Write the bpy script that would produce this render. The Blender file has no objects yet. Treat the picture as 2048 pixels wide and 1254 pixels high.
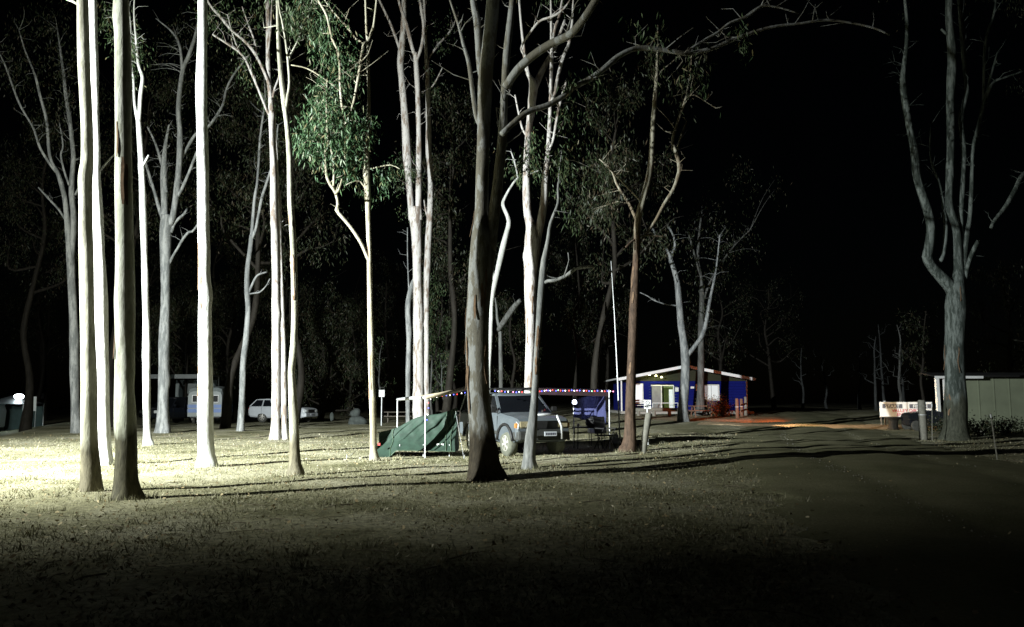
import bpy, bmesh, math, random
import numpy as np
from mathutils import Vector, Matrix

R = math.radians
random.seed(7)
rng = np.random.default_rng(11)
SC = bpy.context.scene
COL = SC.collection

# ------------------------------------------------------------------ camera
F, CX, CY, HOR, CAMZ = 1600.0, 1024.0, 627.0, 800.0, 1.65
TILT = math.atan((HOR - CY) / F)
cam = bpy.data.cameras.new('camera')
cam.sensor_fit = 'HORIZONTAL'
cam.sensor_width = 36.0
cam.lens = F / 2048.0 * 36.0
cam.clip_start = 0.05
cam.clip_end = 2000
camo = bpy.data.objects.new('camera', cam)
COL.objects.link(camo)
camo.location = (0, 0, CAMZ)
camo.rotation_euler = (R(90) + TILT, 0, 0)
SC.camera = camo

# ------------------------------------------------------------------ night sky
SUN_EL, SUN_ROT = R(12), R(200)
w = bpy.data.worlds.new('World')
SC.world = w
w.use_nodes = True
nt = w.node_tree
sky = nt.nodes.new('ShaderNodeTexSky')
sky.sky_type = 'NISHITA'
sky.sun_disc = False
sky.sun_elevation = SUN_EL
sky.sun_rotation = SUN_ROT
bg = nt.nodes['Background']
nt.links.new(sky.outputs[0], bg.inputs[0])
bg.inputs[1].default_value = 0.00012

moon = bpy.data.lights.new('moon', 'SUN')
moon.energy = 0.003
moon.angle = R(0.5)
moon.color = (0.8, 0.88, 1.0)
mo = bpy.data.objects.new('moon', moon)
COL.objects.link(mo)
mo.rotation_euler = (R(90) - SUN_EL, 0, R(180) - SUN_ROT)


def spot(name, loc, target, energy, color, size, blend=1.0, radius=0.1):
    l = bpy.data.lights.new(name, 'SPOT')
    l.energy = energy
    l.color = color
    l.spot_size = R(size)
    l.spot_blend = blend
    l.shadow_soft_size = radius
    o = bpy.data.objects.new(name, l)
    COL.objects.link(o)
    o.location = loc
    o.rotation_euler = (Vector(target) - Vector(loc)).to_track_quat('-Z', 'Y').to_euler()
    return o


def point(name, loc, energy, color, radius=0.05):
    l = bpy.data.lights.new(name, 'POINT')
    l.energy = energy
    l.color = color
    l.shadow_soft_size = radius
    o = bpy.data.objects.new(name, l)
    COL.objects.link(o)
    o.location = loc
    return o


# the camp ground's floodlight, on a pole just outside the left edge of the picture
FL = Vector((-21.5, 6.0, 9.5))
spot('flood_beam_wide', FL, (-21.5 + 0.407 * 40, 6 + 0.914 * 40, -1.0), 50000, (0.96, 1.0, 0.93), 117, 1.0, 0.045)
spot('flood_beam', FL, (-21.5 + 0.485 * 50, 6 + 0.875 * 50, -1.0), 98000, (0.90, 0.97, 1.0), 68, 1.0, 0.045)
spot('flood_beam_low', FL, (-14.2, 18.6, 0.0), 84000, (0.97, 1.0, 0.93), 70, 1.0, 0.045)
# added lights without a visible source, for the glow by the road
spot('road_beam', (12.2, 46.6, 1.6), (22.5, 45.2, 0.4), 5000, (1.0, 0.70, 0.40), 44, 0.6, 0.06)
spot('road_glow', (16.6, 49.0, 2.3), (14.7, 53.6, 0.0), 1000, (1.0, 0.16, 0.03), 100, 0.9, 0.06)

SC.view_settings.view_transform = 'Standard'
SC.view_settings.look = 'None'
SC.view_settings.exposure = 0.0
SC.view_settings.gamma = 1.0
SC.view_settings.use_curve_mapping = False
SC.cycles.max_bounces = 4
SC.cycles.diffuse_bounces = 1
SC.cycles.glossy_bounces = 2
SC.cycles.transparent_max_bounces = 8
SC.cycles.sample_clamp_indirect = 2.0
SC.cycles.use_denoising = True


# ------------------------------------------------------------------ helpers
def ss(t):
    t = np.clip(t, 0.0, 1.0)
    return t * t * (3 - 2 * t)


def tz(x, y):
    """height of the ground"""
    x = np.asarray(x, float)
    y = np.asarray(y, float)
    z = 0.6 * ss((y - 38) / 26) * ss((x + 2) / 9)
    z = z + 0.17 * np.exp(-((x - 7.5) / 4.5) ** 2) * ss((y - 9) / 9) * (1 - ss((y - 30) / 12))
    s = -0.913 * (x + 22.6) - 0.409 * (y - 37)
    z = z - 0.75 * ss(s / 4.0) * ss((y - 25) / 8)  # ground drop shaped to stand in for a shadow edge at left
    z = z + 0.025 * np.sin(x * 1.1 + 0.7 * y) * np.sin(0.8 * y - 0.3 * x) + 0.012 * np.sin(x * 3.1) * np.sin(y * 2.7 + 1)
    return z


CT, ST = math.cos(TILT), math.sin(TILT)


def ray(px, py):
    u, v = (px - CX) / F, (CY - py) / F
    return Vector((u, CT - v * ST, ST + v * CT))


def P(px, py, Y):
    """the point at distance Y (metres along the ground) seen at that pixel"""
    d = ray(px, py)
    return Vector((0, 0, CAMZ)) + d * (Y / d.y)


def mpp(p):
    """metres per pixel at a point"""
    return (p.y * CT + (p.z - CAMZ) * ST) / F


def ground(px, py):
    d = ray(px, py)
    Y = 20.0
    for _ in range(60):
        h = CAMZ - float(tz(d.x / d.y * Y, Y))
        Y = 0.5 * Y + 0.5 * h / max(1e-4, -d.z / d.y)
    X = d.x / d.y * Y
    return Vector((X, Y, float(tz(X, Y))))


def onground(x, y):
    return Vector((x, y, float(tz(x, y))))


class MB:
    def __init__(self):
        self.v, self.f, self.n = [], [], 0

    def add(self, v, f):
        k = self.n
        self.v.extend([tuple(p) for p in v])
        self.f.extend([tuple(i + k for i in q) for q in f])
        self.n += len(v)
        return self

    def box(self, c, s, rot=None, taper=1.0):
        hx, hy, hz = s[0] / 2, s[1] / 2, s[2] / 2
        pts = []
        for z, t in ((-hz, 1.0), (hz, taper)):
            for x, y in ((-hx, -hy), (hx, -hy), (hx, hy), (-hx, hy)):
                p = Vector((x * t, y * t, z))
                if rot is not None:
                    p = rot @ p
                pts.append(p + Vector(c))
        return self.add(pts, [(3, 2, 1, 0), (4, 5, 6, 7), (0, 1, 5, 4), (1, 2, 6, 5), (2, 3, 7, 6), (3, 0, 4, 7)])

    def bar(self, a, b, wx, wz=None):
        """square bar from a to b"""
        a, b = Vector(a), Vector(b)
        wz = wz or wx
        d = b - a
        q = d.to_track_quat('Y', 'Z').to_matrix()
        return self.box((a + b) / 2, (wx, d.length, wz), q)

    def tube(self, pts, radii, n=10, cap=True):
        v, f = tube_mesh(np.array([tuple(p) for p in pts]), np.array(radii, float) * np.ones(len(pts)), n, cap)
        return self.add(v, f)

    def cyl(self, a, b, r0, r1=None, n=14):
        return self.tube([a, b], [r0, r0 if r1 is None else r1], n)

    def lathe(self, prof, c=(0, 0, 0), n=16, rot=None):
        pts, f = [], []
        for r, z in prof:
            for i in range(n):
                a = 2 * math.pi * i / n
                p = Vector((r * math.cos(a), r * math.sin(a), z))
                if rot is not None:
                    p = rot @ p
                pts.append(p + Vector(c))
        m = len(prof)
        for j in range(m - 1):
            for i in range(n):
                k = (i + 1) % n
                f.append((j * n + i, j * n + k, (j + 1) * n + k, (j + 1) * n + i))
        f.append(tuple(range(n))[::-1])
        f.append(tuple((m - 1) * n + i for i in range(n)))
        return self.add(pts, f)

    def prism(self, poly, d):
        """3-d polygon extruded by vector d"""
        d = Vector(d)
        n = len(poly)
        pts = [Vector(p) for p in poly] + [Vector(p) + d for p in poly]
        f = [tuple(range(n))[::-1], tuple(range(n, 2 * n))]
        for i in range(n):
            k = (i + 1) % n
            f.append((i, k, n + k, n + i))
        return self.add(pts, f)

    def loft(self, secs, cap=True):
        n = len(secs[0])
        pts = [p for s in secs for p in s]
        f = []
        for j in range(len(secs) - 1):
            for i in range(n):
                k = (i + 1) % n
                f.append((j * n + i, j * n + k, (j + 1) * n + k, (j + 1) * n + i))
        if cap:
            f.append(tuple(range(n))[::-1])
            f.append(tuple((len(secs) - 1) * n + i for i in range(n)))
        return self.add(pts, f)

    def build(self, name, mat, parent=None, smooth=False, bevel=0.0):
        me = bpy.data.meshes.new(name)
        me.from_pydata(self.v, [], self.f)
        bm = bmesh.new()
        bm.from_mesh(me)
        bmesh.ops.recalc_face_normals(bm, faces=bm.faces)
        if bevel:
            bmesh.ops.bevel(bm, geom=[e for e in bm.edges if len(e.link_faces) == 2 and e.calc_face_angle(0) > 0.5],
                            offset=bevel, segments=2, affect='EDGES', clamp_overlap=True)
        bm.to_mesh(me)
        bm.free()
        return link(name, me, mat, parent, smooth)


def link(name, me, mat, parent=None, smooth=False):
    if smooth:
        me.polygons.foreach_set('use_smooth', [True] * len(me.polygons))
    if mat is not None:
        me.materials.append(mat)
    o = bpy.data.objects.new(name, me)
    COL.objects.link(o)
    if parent is not None:
        o.parent = parent
    return o


def tube_mesh(pts, rad, n=10, cap=True, rough=0.0, seed=0, flare=0.0):
    m = len(pts)
    tan = np.gradient(pts, axis=0)
    tan /= np.linalg.norm(tan, axis=1)[:, None] + 1e-9
    a = np.array([1.0, 0, 0]) if abs(tan[0][0]) < 0.8 else np.array([0, 1.0, 0])
    vs = np.zeros((m, n, 3))
    ang = np.arange(n) * 2 * np.pi / n
    ph = np.random.default_rng(seed).uniform(0, 6.28, 8)
    L = np.concatenate([[0], np.cumsum(np.linalg.norm(np.diff(pts, axis=0), axis=1))])
    knots = None
    if flare:
        gk = np.random.default_rng(seed + 5)
        nk = int(L[-1] / 0.9)
        knots = np.stack([gk.uniform(0.3, L[-1], nk), gk.uniform(0, 6.28, nk), gk.uniform(-0.18, 0.30, nk), gk.uniform(0.08, 0.30, nk)], 1)
    for i in range(m):
        a = a - tan[i] * np.dot(a, tan[i])
        a /= np.linalg.norm(a) + 1e-9
        b = np.cross(tan[i], a)
        r = rad[i] * np.ones(n)
        if rough:
            s = L[i]
            r = r * (1 + rough * (np.sin(2 * ang + ph[0] + 0.9 * s) * 0.6 + np.sin(3 * ang + ph[1] - 1.7 * s) * 0.5
                                  + np.sin(5 * ang + ph[2] + 2.3 * s) * 0.3 + np.sin(ph[3] + 3.1 * s) * 0.5 + np.sin(ph[4] + 1.3 * s) * 0.5))
        if knots is not None:
            for (ks, ka, kr, kw) in knots:
                dz = abs(L[i] - ks)
                if dz < 0.5:
                    da = (ang - ka + np.pi) % (2 * np.pi) - np.pi
                    r = r + kr * rad[i] * math.exp(-(dz / kw) ** 2) * np.exp(-(da / 0.5) ** 2)
        if flare:
            e = math.exp(-max(0.0, L[i] - 0.35) / 0.28)
            r = r * (1 + flare * e * (np.maximum(0, np.sin(3 * ang + ph[5])) ** 2 + 0.8 * np.maximum(0, np.sin(2 * ang + ph[6])) ** 3))
        vs[i] = pts[i] + r[:, None] * (np.cos(ang)[:, None] * a + np.sin(ang)[:, None] * b)
    f = []
    for j in range(m - 1):
        for i in range(n):
            k = (i + 1) % n
            f.append((j * n + i, j * n + k, (j + 1) * n + k, (j + 1) * n + i))
    if cap:
        f.append(tuple(range(n))[::-1])
        f.append(tuple((m - 1) * n + i for i in range(n)))
    return vs.reshape(-1, 3).tolist(), f


def tag(o, label=None, cat=None, group=None, kind=None):
    if label:
        o['label'] = label
    if cat:
        o['category'] = cat
    if group:
        o['group'] = group
    if kind:
        o['kind'] = kind
    return o


def thing(name, label, cat, loc=(0, 0, 0), rz=0.0, group=None):
    o = bpy.data.objects.new(name, None)
    COL.objects.link(o)
    o.location = loc
    o.rotation_euler = (0, 0, rz)
    o.empty_display_size = 0.2
    return tag(o, label, cat, group)


def copy_tree(o, parent=None):
    c = o.copy()
    COL.objects.link(c)
    c.parent = parent
    for ch in o.children:
        copy_tree(ch, c)
    return c


def text_mesh(name, s, size, mat, parent, loc, rot, extrude=0.004, align='LEFT'):
    cu = bpy.data.curves.new(name, 'FONT')
    cu.body = s
    cu.size = size
    cu.extrude = extrude
    cu.offset = size * 0.02
    cu.align_x = align
    cu.resolution_u = 3
    t = bpy.data.objects.new(name, cu)
    COL.objects.link(t)
    dg = bpy.context.evaluated_depsgraph_get()
    me = bpy.data.meshes.new_from_object(t.evaluated_get(dg))
    bpy.data.objects.remove(t)
    o = link(name, me, mat, parent)
    o.location = loc
    o.rotation_euler = rot
    return o


# ------------------------------------------------------------------ materials
def mat_new(name):
    m = bpy.data.materials.new(name)
    m.use_nodes = True
    return m, m.node_tree.nodes, m.node_tree.links, m.node_tree.nodes['Principled BSDF']


def ramp(N, stops):
    r = N.new('ShaderNodeValToRGB')
    e = r.color_ramp.elements
    while len(e) < len(stops):
        e.new(0.5)
    for i, (p, c) in enumerate(stops):
        e[i].position = p
        e[i].color = tuple(c) + (1,) if len(c) == 3 else c
    return r


def mapping(N, L, scale):
    tc = N.new('ShaderNodeTexCoord')
    mp = N.new('ShaderNodeMapping')
    mp.inputs['Scale'].default_value = scale
    L.new(tc.outputs['Object'], mp.inputs['Vector'])
    return tc, mp


def noise(N, L, vec, scale, detail=4, rough=0.6):
    n = N.new('ShaderNodeTexNoise')
    n.inputs['Scale'].default_value = scale
    n.inputs['Detail'].default_value = detail
    n.inputs['Roughness'].default_value = rough
    L.new(vec, n.inputs['Vector'])
    return n


def bump(N, L, B, h, strength, dist=0.02):
    b = N.new('ShaderNodeBump')
    b.inputs['Strength'].default_value = strength
    b.inputs['Distance'].default_value = dist
    L.new(h, b.inputs['Height'])
    L.new(b.outputs[0], B.inputs['Normal'])


def plain(name, col, rough=0.6, var=0.12, scale=6.0, metal=0.0, emit=None, estr=0.0, spec=0.5):
    m, N, L, B = mat_new(name)
    tc, mp = mapping(N, L, (1, 1, 1))
    n = noise(N, L, mp.outputs[0], scale)
    r = ramp(N, [(0.3, [c * (1 - var) for c in col]), (0.7, [min(1, c * (1 + var)) for c in col])])
    L.new(n.outputs[0], r.inputs[0])
    L.new(r.outputs[0], B.inputs['Base Color'])
    B.inputs['Roughness'].default_value = rough
    B.inputs['Metallic'].default_value = metal
    B.inputs['Specular IOR Level'].default_value = spec
    if emit:
        B.inputs['Emission Color'].default_value = tuple(emit) + (1,)
        B.inputs['Emission Strength'].default_value = estr
        m.cycles.emission_sampling = 'NONE'
    return m


def mixrgb(N, L, fac, a, b):
    m = N.new('ShaderNodeMix')
    m.data_type = 'RGBA'
    L.new(fac, m.inputs[0])
    for s, x in ((6, a), (7, b)):
        if isinstance(x, (tuple, list)):
            m.inputs[s].default_value = tuple(x) + (1,)
        else:
            L.new(x, m.inputs[s])
    return m.outputs[2]


def bark(name, pale, patch, sock=None, sock_h=0.0, sock_soft=0.8, contrast=(0.45, 0.56), streak=0.2):
    """smooth gum bark: pale skin, peeling patches and, on some trees, a dark rough stocking at the foot"""
    m, N, L, B = mat_new(name)
    tc, mp = mapping(N, L, (1, 1, streak))
    n1 = noise(N, L, mp.outputs[0], 5.0, 6, 0.68)
    c1 = ramp(N, [(contrast[0], patch), (contrast[1], pale)])
    L.new(n1.outputs[0], c1.inputs[0])
    mp2 = N.new('ShaderNodeMapping')
    mp2.inputs['Scale'].default_value = (1, 1, 0.35)
    L.new(tc.outputs['Object'], mp2.inputs['Vector'])
    n2 = noise(N, L, mp2.outputs[0], 15.0, 5, 0.72)
    c2 = ramp(N, [(0.30, (0.45, 0.43, 0.40)), (0.46, (0.9, 0.9, 0.88)), (0.62, (1, 1, 1))])
    L.new(n2.outputs[0], c2.inputs[0])
    mul = N.new('ShaderNodeMix')
    mul.data_type = 'RGBA'
    mul.blend_type = 'MULTIPLY'
    mul.inputs[0].default_value = 0.7
    L.new(c1.outputs[0], mul.inputs[6])
    L.new(c2.outputs[0], mul.inputs[7])
    out = mul.outputs[2]
    if sock is not None:
        sx = N.new('ShaderNodeSeparateXYZ')
        L.new(tc.outputs['Object'], sx.inputs[0])
        nz = noise(N, L, mp.outputs[0], 3.0, 3, 0.6)
        ma = N.new('ShaderNodeMath')
        ma.operation = 'MULTIPLY_ADD'
        L.new(nz.outputs[0], ma.inputs[0])
        ma.inputs[1].default_value = -2.4 * sock_soft
        L.new(sx.outputs[2], ma.inputs[2])
        mr = N.new('ShaderNodeMapRange')
        mr.inputs['From Min'].default_value = sock_h - 1.55 * sock_soft
        mr.inputs['From Max'].default_value = sock_h - 0.95 * sock_soft
        L.new(ma.outputs[0], mr.inputs[0])
        n3 = noise(N, L, mp.outputs[0], 16.0, 5, 0.7)
        c3 = ramp(N, [(0.35, [c * 0.45 for c in sock]), (0.65, [c * 1.25 for c in sock])])
        L.new(n3.outputs[0], c3.inputs[0])
        out = mixrgb(N, L, mr.outputs[0], c3.outputs[0], out)
    L.new(out, B.inputs['Base Color'])
    B.inputs['Roughness'].default_value = 0.75
    B.inputs['Specular IOR Level'].default_value = 0.25
    add = N.new('ShaderNodeMath')
    add.operation = 'ADD'
    L.new(n1.outputs[0], add.inputs[0])
    L.new(n2.outputs[0], add.inputs[1])
    bump(N, L, B, add.outputs[0], 0.45, 0.03)
    return m


def leafmat(name, stops, rough=0.5):
    m, N, L, B = mat_new(name)
    g = N.new('ShaderNodeNewGeometry')
    r = ramp(N, stops)
    L.new(g.outputs['Random Per Island'], r.inputs[0])
    L.new(r.outputs[0], B.inputs['Base Color'])
    B.inputs['Roughness'].default_value = rough
    B.inputs['Specular IOR Level'].default_value = 0.35
    return m


M = {}
M['bark_white'] = bark('bark_white', (0.63, 0.64, 0.62), (0.42, 0.425, 0.40))
M['bark_white_sock'] = bark('bark_white_sock', (0.74, 0.76, 0.68), (0.52, 0.54, 0.44), (0.085, 0.08, 0.05), 1.25, 0.5)
M['bark_cream_sock'] = bark('bark_cream_sock', (0.58, 0.575, 0.48), (0.35, 0.345, 0.27), (0.17, 0.155, 0.105), 0.9, 0.5)
M['bark_cream'] = bark('bark_cream', (0.46, 0.44, 0.34), (0.30, 0.27, 0.19))
M['bark_grey'] = bark('bark_grey', (0.36, 0.37, 0.365), (0.19, 0.20, 0.20))
M['bark_grey_big'] = bark('bark_grey_big', (0.31, 0.32, 0.315), (0.18, 0.17, 0.14), (0.055, 0.045, 0.03), 1.1, 0.6, contrast=(0.48, 0.53), streak=0.3)  # foot: dark stocking, blackened further for the near gum's cast shadow
M['bark_pinkwhite'] = bark('bark_pinkwhite', (0.52, 0.50, 0.48), (0.25, 0.20, 0.165), None, contrast=(0.42, 0.50), streak=0.22)
M['bark_brown'] = bark('bark_brown', (0.36, 0.34, 0.27), (0.20, 0.16, 0.11), (0.100, 0.066, 0.045), 6.6, 1.0, contrast=(0.46, 0.53), streak=0.25)
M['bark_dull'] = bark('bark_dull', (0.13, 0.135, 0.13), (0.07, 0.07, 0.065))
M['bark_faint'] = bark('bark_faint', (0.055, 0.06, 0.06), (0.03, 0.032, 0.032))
M['bark_house'] = bark('bark_house', (0.30, 0.31, 0.31), (0.15, 0.16, 0.165))
M['bark_right'] = bark('bark_right', (0.19, 0.22, 0.21), (0.05, 0.064, 0.057), (0.07, 0.075, 0.055), 1.8, 1.0)
M['bark_bush'] = bark('bark_bush', (0.030, 0.026, 0.020), (0.018, 0.015, 0.011))
M['strip'] = plain('peeling_bark', (0.20, 0.13, 0.08), 0.9, 0.45, 7.0)
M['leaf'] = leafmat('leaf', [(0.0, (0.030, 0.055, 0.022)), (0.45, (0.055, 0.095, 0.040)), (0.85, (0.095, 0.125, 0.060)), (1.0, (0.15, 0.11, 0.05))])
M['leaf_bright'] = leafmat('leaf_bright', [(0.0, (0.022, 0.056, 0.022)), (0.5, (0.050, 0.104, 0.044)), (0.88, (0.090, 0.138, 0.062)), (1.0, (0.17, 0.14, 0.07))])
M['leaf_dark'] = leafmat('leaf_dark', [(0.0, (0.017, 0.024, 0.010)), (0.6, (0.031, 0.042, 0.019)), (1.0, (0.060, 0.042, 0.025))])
M['leaf_red'] = leafmat('leaf_red', [(0.0, (0.16, 0.06, 0.03)), (0.6, (0.26, 0.14, 0.05)), (1.0, (0.12, 0.14, 0.05))])


def ground_mat():
    m, N, L, B = mat_new('dry_grass')
    tc = N.new('ShaderNodeTexCoord')
    o = tc.outputs['Object']
    a = noise(N, L, o, 0.35, 4, 0.6)
    ca = ramp(N, [(0.34, (0.15, 0.148, 0.082)), (0.5, (0.30, 0.29, 0.195)), (0.64, (0.43, 0.415, 0.315))])
    L.new(a.outputs[0], ca.inputs[0])
    b = noise(N, L, o, 9.0, 6, 0.75)
    cb = ramp(N, [(0.32, (0.35, 0.33, 0.26)), (0.5, (0.95, 0.95, 0.9)), (0.68, (1.5, 1.45, 1.25))])
    L.new(b.outputs[0], cb.inputs[0])
    mul = N.new('ShaderNodeMix')
    mul.data_type = 'RGBA'
    mul.blend_type = 'MULTIPLY'
    mul.inputs[0].default_value = 0.85
    L.new(ca.outputs[0], mul.inputs[6])
    L.new(cb.outputs[0], mul.inputs[7])
    L.new(mul.outputs[2], B.inputs['Base Color'])
    B.inputs['Roughness'].default_value = 0.95
    B.inputs['Specular IOR Level'].default_value = 0.1
    bump(N, L, B, b.outputs[0], 0.8, 0.05)
    return m


def road_mat():
    m, N, L, B = mat_new('gravel_road')
    tc = N.new('ShaderNodeTexCoord')
    o = tc.outputs['Object']
    a = noise(N, L, o, 0.5, 4, 0.6)
    ca = ramp(N, [(0.35, (0.155, 0.155, 0.088)), (0.65, (0.235, 0.225, 0.14))])
    L.new(a.outputs[0], ca.inputs[0])
    b = noise(N, L, o, 26.0, 5, 0.75)
    cb = ramp(N, [(0.3, (0.5, 0.5, 0.48)), (0.7, (1.25, 1.25, 1.2))])
    L.new(b.outputs[0], cb.inputs[0])
    mul = N.new('ShaderNodeMix')
    mul.data_type = 'RGBA'
    mul.blend_type = 'MULTIPLY'
    mul.inputs[0].default_value = 0.8
    L.new(ca.outputs[0], mul.inputs[6])
    L.new(cb.outputs[0], mul.inputs[7])
    L.new(mul.outputs[2], B.inputs['Base Color'])
    B.inputs['Roughness'].default_value = 0.95
    B.inputs['Specular IOR Level'].default_value = 0.1
    bump(N, L, B, b.outputs[0], 0.6, 0.02)
    return m


M['ground'] = ground_mat()
M['road'] = road_mat()
M['track'] = plain('pale_dirt', (0.36, 0.27, 0.17), 0.95, 0.35, 5.0, spec=0.1)
M['silver'] = plain('silver_paint', (0.085, 0.100, 0.110), 0.42, 0.10, 3.0)
M['white_car'] = plain('white_car_paint', (0.50, 0.53, 0.56), 0.35, 0.06, 3.0)
M['dark_car'] = plain('dark_car_paint', (0.012, 0.014, 0.018), 0.25, 0.1, 3.0)
M['glass'] = plain('dark_glass', (0.006, 0.007, 0.009), 0.12, 0.1, 2.0)
M['tyre'] = plain('tyre_rubber', (0.055, 0.055, 0.048), 0.9, 0.3, 14.0)
M['dusty_tyre'] = plain('dusty_tyre', (0.10, 0.105, 0.08), 0.95, 0.25, 14.0)
M['alloy'] = plain('alloy_rim', (0.62, 0.60, 0.55), 0.35, 0.15, 9.0, metal=0.5)
M['black'] = plain('black_plastic', (0.012, 0.012, 0.012), 0.6, 0.2, 8.0)
M['dkgrey'] = plain('grey_plastic', (0.035, 0.037, 0.034), 0.7, 0.3, 8.0)
M['lens'] = plain('lamp_lens', (0.30, 0.26, 0.16), 0.12, 0.2, 10.0)
M['amber'] = plain('amber_lens', (0.42, 0.20, 0.06), 0.2, 0.2, 10.0)
M['lampglass'] = plain('clear_lamp', (0.75, 0.78, 0.78), 0.15, 0.1, 10.0)
M['plate'] = plain('plate_white', (0.55, 0.58, 0.62), 0.5, 0.08, 20.0)
M['plate_ink'] = plain('plate_ink', (0.05, 0.05, 0.08), 0.6, 0.1, 20.0)
M['steel'] = plain('galvanised_steel', (0.55, 0.57, 0.58), 0.45, 0.12, 10.0, metal=0.3)
M['whitepole'] = plain('white_pole', (0.78, 0.80, 0.80), 0.4, 0.06, 10.0)
M['canvas'] = plain('tan_canvas', (0.45, 0.39, 0.27), 0.9, 0.15, 8.0)
M['awning'] = plain('dark_awning', (0.05, 0.028, 0.03), 0.9, 0.2, 4.0)
M['navy'] = plain('navy_cloth', (0.035, 0.040, 0.11), 0.9, 0.2, 4.0)
M['green'] = plain('green_canvas', (0.014, 0.036, 0.023), 0.75, 0.3, 5.0)
M['green_trim'] = plain('green_trim', (0.05, 0.085, 0.05), 0.6, 0.2, 6.0)
M['white'] = plain('white_paint', (0.78, 0.79, 0.78), 0.5, 0.06, 5.0)
M['fascia'] = plain('fascia_white', (0.90, 0.91, 0.92), 0.4, 0.02, 5.0)
M['print'] = plain('print_ink', (0.10, 0.10, 0.12), 0.6, 0.1, 10.0)
M['printred'] = plain('red_ink', (0.55, 0.05, 0.05), 0.6, 0.1, 10.0)
M['blue'] = plain('blue_cladding', (0.005, 0.009, 0.125), 0.85, 0.15, 1.2, spec=0.1)
M['bluestripe'] = plain('blue_stripe', (0.10, 0.18, 0.42), 0.5, 0.1, 3.0)
M['olive'] = plain('olive_lining', (0.018, 0.02, 0.006), 0.8, 0.2, 3.0)
M['roof'] = plain('roof_sheet', (0.25, 0.27, 0.275), 0.5, 0.15, 2.0, metal=0.2)
M['concrete'] = plain('concrete', (0.34, 0.33, 0.30), 0.9, 0.15, 4.0)
M['timber'] = plain('weathered_timber', (0.16, 0.14, 0.115), 0.9, 0.25, 9.0)
M['log'] = plain('grey_log', (0.20, 0.195, 0.165), 0.9, 0.25, 9.0)
M['redwood'] = plain('red_brown_timber', (0.17, 0.10, 0.065), 0.85, 0.25, 9.0)
M['cream'] = plain('pale_sheet', (0.19, 0.215, 0.145), 0.8, 0.15, 1.0)
M['stone'] = plain('mossy_stone', (0.055, 0.065, 0.06), 0.95, 0.4, 3.0)
M['teal'] = plain('teal_cloth', (0.035, 0.06, 0.058), 0.9, 0.25, 2.0)
M['van_white'] = plain('caravan_white', (0.22, 0.25, 0.25), 0.5, 0.08, 2.0)
M['lamp_white'] = plain('lamp_white', (0.9, 0.95, 1.0), 0.5, 0.0, 1.0, emit=(0.85, 0.95, 1.0), estr=18.0)
M['lamp_warm'] = plain('lamp_warm', (1.0, 0.9, 0.6), 0.5, 0.0, 1.0, emit=(1.0, 0.95, 0.55), estr=5.0)
M['lamp_led'] = plain('lamp_led', (0.9, 0.95, 1.0), 0.5, 0.0, 1.0, emit=(0.65, 0.75, 1.0), estr=14.0)
M['win_lit'] = plain('lit_blind', (0.8, 0.8, 0.8), 0.7, 0.04, 3.0, emit=(0.95, 0.97, 1.0), estr=0.9)
M['blind'] = plain('pale_blind', (0.68, 0.72, 0.72), 0.7, 0.05, 3.0, emit=(0.85, 0.95, 0.97), estr=0.22)  # weak glow put into blind and curtain, which are no lamps
M['room'] = plain('green_room', (0.22, 0.30, 0.10), 0.8, 0.1, 2.0, emit=(0.45, 0.60, 0.18), estr=0.10)  # weak glow put into the wall in place of a room lamp
M['b_red'] = plain('bulb_red', (1, 0.1, 0.1), 0.4, 0, 1, emit=(1.0, 0.06, 0.05), estr=3.5)
M['b_blue'] = plain('bulb_blue', (0.1, 0.1, 1), 0.4, 0, 1, emit=(0.12, 0.14, 1.0), estr=4.0)
M['b_green'] = plain('bulb_green', (0.2, 1, 0.4), 0.4, 0, 1, emit=(0.45, 1.0, 0.55), estr=3.0)
M['b_white'] = plain('bulb_white', (1, 1, 0.9), 0.4, 0, 1, emit=(1.0, 0.95, 0.85), estr=4.5)
M['b_pink'] = plain('bulb_pink', (1, 0.3, 0.6), 0.4, 0, 1, emit=(1.0, 0.25, 0.45), estr=4.0)

# ------------------------------------------------------------------ ground
xs = np.unique(np.concatenate([np.linspace(-160, -34, 30), np.linspace(-34, 34, 230), np.linspace(34, 160, 30)]))
ys = np.unique(np.concatenate([np.linspace(-20, 3, 12), np.linspace(3, 70, 260), np.linspace(70, 300, 40)]))
XX, YY = np.meshgrid(xs, ys)
ZZ = tz(XX, YY)
nv = np.stack([XX, YY, ZZ], -1).reshape(-1, 3)
nx = len(xs)
idx = np.arange(len(ys) * nx).reshape(len(ys), nx)
fq = np.stack([idx[:-1, :-1], idx[:-1, 1:], idx[1:, 1:], idx[1:, :-1]], -1).reshape(-1, 4)


def np_mesh(name, verts, quads, mat, parent=None, smooth=True):
    verts = np.ascontiguousarray(verts, dtype=np.float32)
    quads = np.ascontiguousarray(quads, dtype=np.int32)
    me = bpy.data.meshes.new(name)
    k = quads.shape[1]
    me.vertices.add(len(verts))
    me.vertices.foreach_set('co', verts.ravel())
    me.loops.add(quads.size)
    me.loops.foreach_set('vertex_index', quads.ravel())
    me.polygons.add(len(quads))
    me.polygons.foreach_set('loop_start', np.arange(0, quads.size, k, dtype=np.int32))
    me.update(calc_edges=True)
    if smooth:
        me.polygons.foreach_set('use_smooth', np.ones(len(quads), dtype=bool))
    me.materials.append(mat)
    o = bpy.data.objects.new(name, me)
    COL.objects.link(o)
    if parent is not None:
        o.parent = parent
    return o


tag(np_mesh('ground', nv, fq, M['ground']), kind='structure')


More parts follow.
